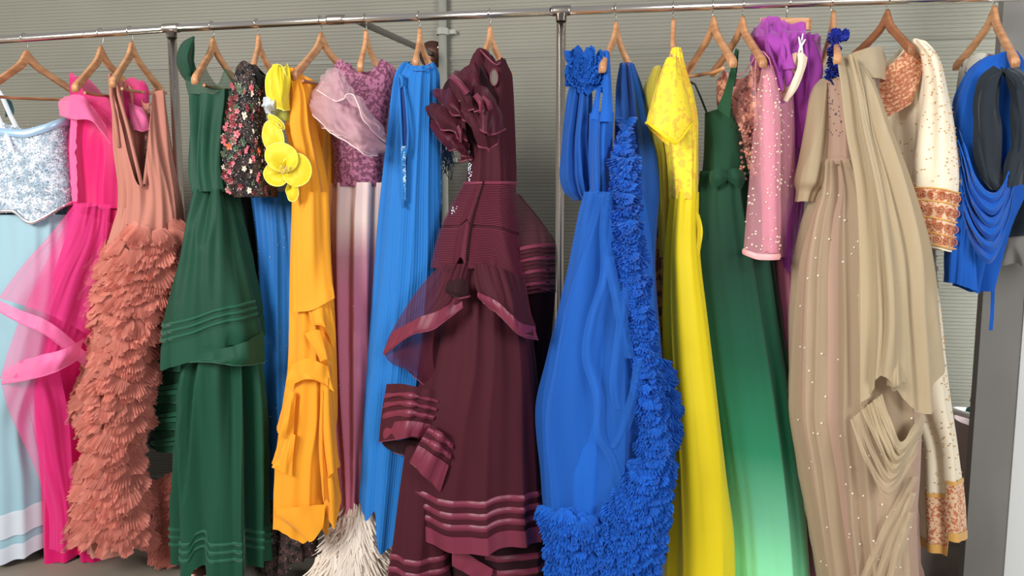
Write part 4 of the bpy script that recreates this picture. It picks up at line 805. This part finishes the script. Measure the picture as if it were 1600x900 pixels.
# ---- 14 purple gown
t = garment('evening_gown', 'bright purple gown with billowing tulle collar, hung behind the pink pearled sleeve', 'gown', 1240, 860, .05)
m_pu = fabric('purple_tulle', (186, 80, 188), .65, .35, alpha=.85, var=.14, trans=.15); m_pul = fabric('purple_lining', (150, 54, 158), .7, .3)
d14 = Drape([(60, 1178, 1278, .06, .04), (120, 1184, 1284, .06, .05), (180, 1192, 1278, .06, .055), (260, 1196, 1262, .07, .06), (340, 1202, 1252, .08, .06), (430, 1214, 1244, .09, .05), (870, 1218, 1262, .1, .06)], 7, .018, seed=240)
d14.build(t, 'dress_body', m_pul, N=70)
for i, gr in enumerate((
  [[(1176, 42, .02), (1200, 28, -.0), (1232, 36, -.02), (1252, 56, -.01)], [(1172, 60, .0), (1196, 50, -.05), (1228, 52, -.07), (1248, 70, -.03)], [(1182, 84, .0), (1204, 80, -.04), (1226, 84, -.06), (1240, 92, -.02)]],
  [[(1196, 34, -.02), (1222, 30, -.05), (1250, 44, -.04)], [(1200, 60, -.05), (1224, 60, -.1), (1254, 66, -.06)], [(1208, 100, -.05), (1228, 108, -.09), (1244, 100, -.04)]],
  [[(1238, 52, -.02), (1262, 50, -.03), (1284, 56, .0)], [(1240, 90, -.03), (1266, 92, -.07), (1286, 96, -.0)], [(1244, 150, -.02), (1264, 160, -.06), (1280, 150, .0)], [(1244, 230, .0), (1258, 236, -.03), (1268, 220, .03)]],
  [[(1176, 55, .02), (1188, 60, .0), (1196, 70, .0)], [(1174, 90, .01), (1190, 95, -.02), (1206, 104, -.02)], [(1186, 120, .02), (1200, 128, -.0), (1216, 140, -.0)]],
  [[(1204, 70, -.04), (1222, 64, -.08), (1244, 72, -.06)], [(1206, 96, -.06), (1226, 92, -.11), (1248, 96, -.07)], [(1214, 140, -.04), (1226, 150, -.07), (1240, 140, -.04)]])):
    panel(t, 'tulle_ruffle', gr, m_pu, 40, 34, (.024, 4, 2.5), 241+i, rim=m_pu, rimr=.002)
panel(t, 'tulle_fold', [[(1193, 34, -.04), (1198, 32, -.06), (1203, 36, -.05)], [(1196, 80, -.08), (1203, 80, -.11), (1208, 82, -.08)], [(1206, 110, -.08), (1214, 112, -.11), (1218, 110, -.09)], [(1216, 140, -.08), (1222, 142, -.1), (1226, 138, -.08)]], m_pu, 10, 30, (.004, 1, 3), 250)
panel(t, 'side_train', [[(1225, 300, .02), (1245, 300, .0), (1262, 290, .04)], [(1216, 350, .02), (1240, 350, -.01), (1252, 345, .04)], [(1222, 425, .03), (1234, 425, .01), (1244, 420, .05)]], m_pu, 24, 24, (.012, 4, 1), 251)

# ---- 13 pink gown, rose gold bodice, pearled sleeve
t = garment('evening_gown', 'pink gown with rose gold beaded bodice and a sheer sleeve dotted with pearls', 'gown', 1225, 890, .08)
m_rg = patterned('rose_gold_beading', (168, 104, 92), (228, 160, 130), 75, .5, rough=.35, motif2=(120, 66, 60)); m_pn = fabric('pink_pearl_net', (238, 168, 180), .6, .4, alpha=.36); m_pks2 = fabric('pink_satin', (232, 146, 170), .5, .4, var=.1); m_bei = fabric('beige_lining', (206, 170, 146), .7, .2); m_ivs = fabric('ivory_strap', (242, 222, 196), .55, .2)
m_pkm = fabric('dusty_pink_skirt', (204, 122, 152), .6, .3)
b13 = Drape([(108, 1122, 1200, -.0, .04), (160, 1120, 1208, -.0, .05), (220, 1150, 1208, .0, .05), (275, 1158, 1206, .0, .05)], 6, .008, seed=260, top=[(1118, 140), (1128, 112), (1136, 118), (1150, 128), (1170, 118), (1184, 84), (1200, 100)], hemwave=3)
b13.build(t, 'bodice', m_rg, N=50, label='rose gold beaded bodice')
b13b = Drape([(108, 1190, 1232, -.04, .04), (160, 1186, 1240, -.04, .05), (250, 1184, 1242, -.04, .05), (400, 1196, 1232, .03, .05)], 5, .008, seed=261, top=[(1190, 108), (1200, 106), (1208, 130), (1218, 160), (1226, 160), (1240, 120)], hemwave=0)
b13b.build(t, 'side_panel', m_pn, N=40); Drape([(165, 1184, 1218, .0, .03), (400, 1190, 1222, .02, .04)], 4, .006, seed=262).build(t, 'panel_lining', m_pks2, N=30)
d13 = Drape([(380, 1200, 1236, .07, .05), (500, 1210, 1244, .07, .06), (600, 1218, 1252, .07, .06), (930, 1232, 1300, .07, .07)], 6, .012, seed=263); d13.build(t, 'skirt', m_pkm, N=50)
s13 = Drape([(104, 1192, 1206, -.13, .02), (150, 1184, 1216, -.13, .035), (220, 1176, 1219, -.13, .045), (280, 1170, 1219, -.13, .045), (340, 1164, 1220, -.13, .045), (404, 1159, 1218, -.13, .045)], 3, .006, seed=264, hem=[(1159, 397), (1185, 404), (1218, 404)], hemwave=1)
s13.build(t, 'sleeve', m_pn, N=50, label='sheer pink sleeve dotted with pearls'); s13.build(t, 'cuff', fabric('cuff_binding', (246, 178, 178), .4, .2), N=4, v=(.97, 1.), off=.002, bulge=.002)
Drape([(118, 1192, 1206, -.125, .012), (220, 1190, 1214, -.12, .02), (395, 1192, 1216, -.12, .022)], 3, .004, seed=265).build(t, 'sleeve_lining', m_pks2, N=30)
beads(t, 'pearls', s13, 130, 120, 392, .0026, M_PEARL, 266); beads(t, 'pearls', b13b, 60, 165, 300, .0024, M_PEARL, 267)
g = Geo(); r = random.Random(21)
for i in range(70): x = r.uniform(1156, 1180); g.ball(W(x+(8 if i % 2 else 0)*0, r.uniform(195, 280), -.06), r.uniform(.003, .006), 6, 4)
g.obj('bodice_beads', m_rg, t, stuff=True)
panel(t, 'cup_lining', [[(1232, 86, -.09), (1244, 82, -.11), (1252, 84, -.1)], [(1222, 112, -.08), (1236, 112, -.1), (1250, 104, -.1)], [(1220, 140, -.08), (1228, 140, -.09), (1238, 130, -.1)], [(1221, 158, -.08), (1224, 158, -.09), (1228, 154, -.1)]], m_bei, 16, 20, (.003, 2, 3), 268, label='beige cup lining')
panel(t, 'clipped_strap', [[(1246, 84, -.11), (1254, 82, -.115), (1262, 90, -.105)], [(1246, 104, -.115), (1252, 106, -.12), (1258, 108, -.11)], [(1234, 135, -.11), (1240, 138, -.115), (1246, 138, -.11)], [(1224, 156, -.1), (1227, 158, -.105), (1230, 160, -.1)]], m_ivs, 10, 22, (.002, 1, 3), 269)
for pts in ([(1184, 78, -.1), (1176, 95, -.08), (1164, 112, -.06), (1150, 120, -.05)], [(1182, 82, -.1), (1180, 110, -.1), (1180, 140, -.1), (1184, 170, -.1)], [(1184, 78, -.1), (1194, 82, -.12), (1202, 92, -.14), (1205, 105, -.15)]):
    g = Geo(); g.tube([W(*q) for q in pts], .0018, 6); g.obj('thin_strap', m_pks2, t)

# ---- 15 beige tulle gown
t = garment('evening_gown', 'beige tulle gown with puffed sleeve, small beads and a swagged overskirt', 'gown', 1350, 900, -.1)
m_be = fabric('beige_satin', (182, 150, 130), .6, .3, var=.1); m_ben = fabric('beige_net', (196, 174, 142), .7, .35, alpha=.55); m_beo = fabric('beige_tulle', (196, 176, 142), .7, .35, alpha=.88, trans=.15, var=.12); m_beb = fabric('taupe_satin', (150, 120, 104), .35, .3)
d15 = Drape([(250, 1286, 1340, -.09, .06), (300, 1278, 1372, -.09, .08), (340, 1262, 1394, -.09, .10), (420, 1244, 1425, -.09, .125), (520, 1238, 1440, -.09, .14), (620, 1236, 1440, -.09, .15), (720, 1252, 1436, -.09, .15), (800, 1268, 1430, -.09, .15), (930, 1290, 1436, -.09, .15)], 9, .012, seed=270, sharp=.5)
d15.build(t, 'skirt', m_be, M=220, N=90); 
n15 = Drape([(252, 1284, 1345, -.1, .065), (300, 1274, 1378, -.1, .09), (340, 1258, 1398, -.1, .11), (420, 1240, 1430, -.1, .135), (520, 1234, 1446, -.1, .15), (620, 1233, 1446, -.1, .16), (720, 1250, 1440, -.1, .16), (800, 1264, 1430, -.1, .16), (930, 1286, 1432, -.1, .16)], 12, .022, seed=271, sharp=.7)
n15.build(t, 'net_overlay', m_ben, M=220, N=80)
g = Geo(); r = random.Random(31)
def pearl15(p, th, rr): g.ball(p, .0031, 6, 4)
front_scatter(n15, 150, pearl15, 300, 895, 32, (.3, PI-.2)); g.obj('pearls', M_PEARL, t, stuff=True)
b15 = Drape([(124, 1292, 1318, -.1, .03), (160, 1289, 1328, -.1, .045), (210, 1290, 1332, -.1, .055), (262, 1288, 1336, -.1, .06)], 5, .006, seed=272); b15.build(t, 'bodice', m_be, N=36)
g = Geo(); front_scatter(b15, 70, lambda p, th, rr: g.ball(p, .0016, 5, 3), 126, 215, 33); g.obj('blue_beads', plain('navy_bead', (50, 50, 90), .3), t, stuff=True)
b15.build(t, 'waistband', m_be, N=5, v=(.90, 1.0), off=.003, bulge=.005)
s15 = Drape([(125, 1278, 1294, -.06, .03), (140, 1270, 1296, -.07, .04), (200, 1256, 1298, -.07, .055), (250, 1246, 1294, -.07, .06), (285, 1240, 1288, -.07, .055), (300, 1243, 1276, -.07, .035), (314, 1242, 1270, -.07, .035)], 4, .01, seed=273); s15.build(t, 'puffed_sleeve', m_beo, N=50)
panel(t, 'collar', [[(1318, 88, -.1), (1345, 78, -.1), (1376, 72, -.06), (1381, 75, -.02)], [(1330, 100, -.12), (1352, 94, -.13), (1376, 96, -.1), (1383, 100, -.04)], [(1350, 118, -.14), (1368, 122, -.15), (1380, 125, -.12), (1384, 128, -.05)]], m_beo, 24, 14, (.006, 3, 1), 274)
panel(t, 'shoulder_drape', [[(1313, 86, -.12), (1325, 90, -.14), (1345, 100, -.15), (1368, 112, -.13)], [(1318, 140, -.16), (1338, 135, -.19), (1358, 138, -.2), (1376, 150, -.15)], [(1324, 210, -.18), (1350, 205, -.22), (1372, 205, -.22), (1392, 210, -.16)], [(1336, 290, -.2), (1368, 290, -.25), (1396, 290, -.25), (1420, 300, -.18)],
   [(1340, 400, -.24), (1380, 400, -.3), (1420, 395, -.28), (1448, 400, -.19)], [(1340, 500, -.26), (1385, 500, -.32), (1428, 500, -.29), (1462, 500, -.19)], [(1346, 648, -.26), (1378, 588, -.32), (1440, 645, -.27), (1472, 570, -.18)]], m_beo, 90, 100, (.028, 8, 1.1), 275)
for i, gr in enumerate((
   [[(1386, 570, -.28), (1400, 560, -.31), (1412, 570, -.29)], [(1384, 600, -.28), (1400, 600, -.33), (1416, 596, -.3)], [(1392, 606, -.27), (1400, 610, -.31), (1410, 602, -.29)]],)):
    panel(t, 'overskirt_fall', gr, m_beo, 36, 24, (.009, 2, 1), 280+i, rim=m_ben)
# swag: U shaped folds below the overskirt
for i in range(5):
    k_ = i/4; x0 = 1378-k_*36; y0 = 615+k_*30; x1 = 1436-k_*2; yb = 690+k_*58
    rowsg = []
    for q in range(3):
        o = q*14; rowsg.append([(x0-o*.5, y0+o*.4, -.27), (x0+12, (y0+yb)/2+o, -.30-.012*q), ((x0+x1)/2, yb+o, -.31-.02*(q == 1)), (x1-8, (640+yb)/2+o, -.28), (x1+2, 640+k_*40+o, -.22)])
    panel(t, 'swag_fold', rowsg, m_beo if i < 3 else m_ben, 40, 12, (.010, 1.5, 3), 290+i)
for i, (xa, ya, xb, yb) in enumerate(((1428, 745, 1350, 905), (1425, 770, 1372, 905), (1422, 800, 1392, 905))):
    panel(t, 'net_fold', [[(xa+(xb-xa)*q/3-7, ya+(yb-ya)*q/3-3*math.sin(PI*q/3)*3, -.262), (xa+(xb-xa)*q/3, ya+(yb-ya)*q/3, -.272), (xa+(xb-xa)*q/3+8, ya+(yb-ya)*q/3, -.26)] for q in range(4)], m_ben, 8, 36, (.004, 1, 3), 300+i)
panel(t, 'satin_edge', [[(1424, 755, -.14), (1434, 752, -.12)], [(1425, 830, -.15), (1438, 830, -.12)], [(1428, 925, -.15), (1441, 925, -.12)]], m_beb, 10, 30, (.012, 2, 4), 306)
# blue flower tie on the hanger
t2 = garment('flower_garland', 'string of royal blue cloth flowers knotted round the wooden hanger above the beige gown', 'garland', 1306, 120, -.1)
m_bf = fabric('blue_petals', (24, 44, 150), .6, .2, island=.2)
r = random.Random(9)
for cx, cy, n in ((1301, 60, 14), (1312, 62, 8), (1302, 78, 12), (1304, 100, 9), (1299, 113, 16), (1308, 112, 9), (1303, 120, 6)):
    g = Geo()
    for i in range(n): frill(g, W(cx+r.uniform(-5, 5), cy+r.uniform(-7, 6), -.09-r.uniform(0, .03)), .022, .016, 3, r.uniform(-3, 3), .5, r)
    g.obj('blossom', m_bf, t2, smooth=False)

# ---- 16 cream kurta
t = garment('kurta', 'cream kurta with copper embroidered yoke and cuffs at the right end', 'kurta', 1472, 855, .02)
m_cr = fabric('cream_silk_ground', (246, 232, 204), .55, .25, var=.05); m_crp = fabric('cream_silk', (246, 232, 204), .6, .25)
m_em = patterned('copper_embroidery', (216, 164, 124), (178, 106, 70), 140, .5, rough=.5); m_em2 = patterned('copper_cuff', (240, 200, 160), (206, 120, 80), 120, .52, rough=.5); m_gold = fabric('gold_hem_band', (226, 172, 92), .4, .2, spec=.6)
b16 = Drape([(64, 1400, 1442, .0, .03), (90, 1376, 1464, .0, .045), (130, 1366, 1470, .0, .055), (250, 1366, 1462, .0, .065), (400, 1372, 1466, .02, .08), (500, 1380, 1476, .02, .085), (600, 1390, 1486, .02, .09), (700, 1425, 1500, .02, .08), (790, 1430, 1510, .02, .075), (858, 1434, 1512, .02, .07)], 5, .014, seed=310,
   top=[(1400, 100), (1408, 90), (1420, 66), (1428, 64), (1442, 72)], hem=[(1434, 857), (1469, 856), (1471, 830), (1512, 832)], hemwave=1, sharp=.4)
b16.build(t, 'body', m_cr, M=160, N=90)
b16.build(t, 'hem_embroidery', m_em2, M=160, N=14, v=(.885, .982), th=(.1, PI-.1), off=.002, label='copper embroidered hem'); b16.build(t, 'gold_band', m_gold, M=160, N=4, v=(.982, 1), off=.004); b16.build(t, 'gold_band', m_gold, M=160, N=3, v=(.878, .886), th=(.1, PI-.1), off=.004)
panel(t, 'yoke', [[(1386, 106, -.06), (1396, 98, -.065), (1408, 86, -.07), (1418, 74, -.065)], [(1376, 122, -.065), (1394, 118, -.075), (1415, 106, -.08), (1440, 92, -.07)], [(1374, 150, -.068), (1392, 150, -.08), (1415, 145, -.085), (1438, 120, -.075)], [(1374, 176, -.07), (1386, 182, -.08), (1400, 176, -.085), (1424, 162, -.08)]], m_em, 40, 30, (.003, 3, 3), 311, label='copper embroidered yoke')
for i in range(9):
    pts = [(1376+i*.4, 118+i*7, -.075), (1394, 116+i*7.2, -.085), (1414, 106+i*7.4, -.09), (1436-i*1.5, 92+i*8, -.08)]
    g = Geo(); g.tube([W(*q) for q in pts], .0014, 5); g.obj('yoke_cord', fabric('copper_cord%d' % i, (190, 108, 68), .4, .1) if i == 0 else bpy.data.materials['copper_cord0'], t)
s16 = Drape([(66, 1418, 1440, -.07, .03), (95, 1432, 1465, -.08, .045), (140, 1437, 1476, -.1, .055), (200, 1433, 1488, -.12, .06), (290, 1424, 1499, -.14, .06), (392, 1416, 1493, -.14, .055)], 4, .008, seed=312, top=[(1418, 70), (1426, 65), (1440, 74)], hem=[(1416, 380), (1450, 386), (1480, 392), (1493, 391)], hemwave=1)
s16.build(t, 'sleeve', m_cr, N=60); s16.build(t, 'cuff', m_em2, N=24, v=(.72, .985), off=.003, label='copper embroidered cuff')
for v_ in (.72, .78, .86, .93, .985): s16.build(t, 'cuff_stripe', m_gold, N=3, v=(v_-.004, v_+.004), off=.005, bulge=.002)

g = Geo()
for dr_, n_, ya, yb in ((s16, 150, 80, 292), (b16, 320, 190, 770)): front_scatter(dr_, n_, lambda p, th, rr: g.ball(p, .0021, 5, 3), ya, yb, 40, (.15, PI-.15))
g.obj('gold_motifs', plain('gold_thread', (204, 162, 108), .45), t, stuff=True)
# round flower motifs worked on the cuff and the hem
gm = Geo(); gm.tube([(math.cos(2*PI*i/14), -.05, math.sin(2*PI*i/14)) for i in range(15)], .16, 5, False); gm.tube([(.45*math.cos(2*PI*i/8), -.05, .45*math.sin(2*PI*i/8)) for i in range(9)], .16, 4, False)
mm = mesh('embroidered_ring', gm.v, gm.f); mm.materials.append(bpy.data.materials['copper_cord0'])
def motif(P, s_):
    o = bpy.data.objects.new('embroidered_motif', mm); C.objects.link(o); o.parent = t; o.location = P-t.location; o.scale = (s_, s_, s_)
for v_ in (.75, .82, .895, .955):
    for i in range(7):
        th = .62+i*.36; motif(s16.pt(th, v_, .006), .0095)
# ---- 17 scarves at the right end
m_sb = fabric('royal_blue_scarf', (12, 84, 176), .7, .3, var=.1); m_sk = fabric('charcoal_scarf', (34, 42, 50), .8, .3); m_st = fabric('dark_teal_net', (22, 44, 54), .7, .3, alpha=.85); m_sg = fabric('grey_net', (150, 146, 138), .7, .3, alpha=.7)
t = garment('scarf', 'royal blue chiffon scarf draped in deep swags, hung from the hanger at the right end', 'scarf', 1530, 455, -.1)
d17 = Drape([(84, 1545, 1585, -.09, .035), (110, 1516, 1604, -.09, .06), (160, 1494, 1618, -.09, .075), (210, 1488, 1620, -.09, .08), (260, 1494, 1612, -.09, .08), (300, 1496, 1598, -.09, .08), (350, 1484, 1578, -.09, .075), (400, 1478, 1565, -.09, .065), (456, 1474, 1552, -.09, .05)], 6, .016, seed=320, top=[(1545, 92), (1556, 84), (1575, 84), (1585, 88)], hem=[(1474, 440), (1500, 448), (1530, 458), (1552, 451)], hemwave=2)
d17.build(t, 'scarf_body', m_sb, M=160, N=70)
for i in range(6):
    k_ = i/5; x0 = 1500-k_*6; x1 = 1592-k_*8; yt = 200+k_*80; yb = 300+k_*95
    panel(t, 'swag_fold', [[(x0+q*2, yt+q*13, -.16), (x0+22, (yt+yb)/2+20+q*10, -.20-.014*(q == 1)), ((x0+x1)/2+8, yb+q*9, -.215-.016*(q == 1)), (x1-12, (yt+yb)/2+6+q*10, -.19), (x1, yt-8+q*12, -.14)] for q in range(3)], m_sb, 36, 10, (.008, 2, 2), 321+i)
panel(t, 'hanging_edge', [[(1490, 300, -.17), (1510, 310, -.19), (1520, 320, -.19)], [(1482, 370, -.16), (1504, 380, -.19), (1524, 385, -.19)], [(1475, 438, -.15), (1500, 446, -.18), (1528, 455, -.18)]], m_sb, 30, 30, (.014, 4, .7), 330)
g = Geo(); P = [W(*q) for q in ((1552, 440, -.08), (1551, 470, -.07), (1550, 495, -.065), (1548, 516, -.06))]; g.grid([[p-Vector((.005, 0, 0)), p+Vector((0, -.002, 0)), p+Vector((.005, 0, 0))] for p in P]); g.obj('tail_ribbon', m_sb, t)
t = garment('scarf', 'charcoal scarf looped in front of the royal blue scarf', 'scarf', 1550, 300, -.2)
for i, pts in enumerate(([(1568, 106), (1551, 122), (1543, 150), (1540, 190), (1540, 235), (1545, 272), (1558, 296)], [(1576, 106), (1592, 128), (1600, 170), (1600, 215), (1594, 250), (1584, 290)])):
    gr = []
    for j, (a, b) in enumerate(pts):
        w_ = 20 if i == 0 else 22; w_ *= .55+.5*math.sin(PI*(j+.6)/(len(pts)+.2))
        gr.append([(a-w_, b, -.17-.01*i), (a-w_*.3, b+2, -.195-.01*i), (a+w_*.3, b, -.195-.01*i), (a+w_, b-2, -.165-.01*i)])
    panel(t, 'loop', gr, m_sk, 30, 60, (.014, 2.2, 3), 335+i)
t = garment('blouse', 'pale printed blouse peeking out behind the left edge of the royal blue scarf', 'blouse', 1500, 200, .05)
Drape([(86, 1510, 1560, .05, .03), (110, 1494, 1575, .05, .045), (180, 1482, 1580, .05, .05), (230, 1486, 1575, .05, .05)], 4, .008, seed=340, top=[(1510, 92), (1525, 86), (1545, 90), (1560, 86)]).build(t, 'blouse_body', patterned('floral_grey_print', (186, 182, 168), (92, 52, 70), 22, .6), N=30)
t = garment('evening_gown', 'dark teal gown with sheer grey frill at the extreme right edge', 'gown', 1595, 400, .0)
Drape([(150, 1588, 1650, .0, .04), (250, 1590, 1670, .0, .05), (370, 1562, 1680, .0, .06)], 6, .012, seed=341, hem=[(1562, 372), (1600, 362), (1680, 372)]).build(t, 'bodice', m_st, N=40)
Drape([(350, 1568, 1680, .01, .055), (412, 1558, 1690, .01, .07)], 7, .014, seed=342, hemwave=8).build(t, 'sheer_frill', m_sg, N=24)

# ---- laundry bin and crate behind
t = tag(thing('laundry_bin', 'x', 'x', W(1512, 800, .44)), 'pale pinkish bin with white rim, heaped with clothes, beside the grey pillar', 'laundry bin')
t.location.z = 0
cx = W(1490, 668, .44).x+.145; zt = W(1510, 655, .44).z
prof_ = [(.0, .10), (.01, .115), (.3*zt, .125), (.7*zt, .135), (zt, .145)]
g = Geo(); g.grid([[Vector((cx+r_*math.cos(2*PI*i/28), .42+r_*.9*math.sin(2*PI*i/28), z_)) for i in range(28)] for z_, r_ in prof_], True); g.f.append(tuple(range(27, -1, -1))); g.obj('bin_body', plain('pinkish_plastic', (166, 146, 142), .5), t)
g = Geo(); g.tube([(cx+.147*math.cos(2*PI*i/28), .42+.132*math.sin(2*PI*i/28), zt+.01+.025*math.cos(2*PI*i/28+2.5)) for i in range(29)], .011, 8, False); g.obj('rim', plain('white_rim', (236, 232, 230), .4), t)
def heap(name, label, dx, dz, sz, col, seed):
    g = Geo(); rows = []
    c = Vector((cx+dx, .40, zt+dz))
    for i in range(13):
        a = PI*i/12; rows.append([c+Vector((math.sin(a)*math.cos(b)*sz[0], math.sin(a)*math.sin(b)*sz[1], math.cos(a)*sz[2]))*(1+.28*noise.noise(Vector((math.sin(a)*math.cos(b)*2.2, math.sin(a)*math.sin(b)*2.2, math.cos(a)*2.2+seed)))) for b in [2*PI*j/24 for j in range(24)]])
    g.grid(rows, True); tag(g.obj(name, fabric('heap_%d' % seed, col, .8, .3)), label, 'clothing', 'clothes heaped in the bin')
heap('folded_cloth', 'white cloth at the back of the bin heap', .0, .07, (.1, .07, .05), (232, 226, 230), 1)
heap('folded_cloth', 'teal cloth in the bin', -.02, .03, (.1, .08, .035), (40, 120, 116), 2)
heap('folded_cloth', 'black cloth lying lowest in the bin', .03, -.0, (.09, .09, .035), (24, 24, 32), 3)
P0 = W(1432, 900, .36); P1 = W(1512, 832, .36)
g = Geo(); g.box((P0.x, .36, 0), (P1.x, .60, P1.z-.01)); t = tag(g.obj('storage_box', plain('brown_card', (104, 92, 84), .7, nscale=12), smooth=False), 'low dark brown storage box on the floor below the cream kurta', 'box')
g = Geo(); g.box((P0.x-.006, .354, P1.z-.04), (P1.x+.006, .606, P1.z)); g.obj('lid', plain('brown_lid', (112, 100, 90), .6), t, smooth=False)
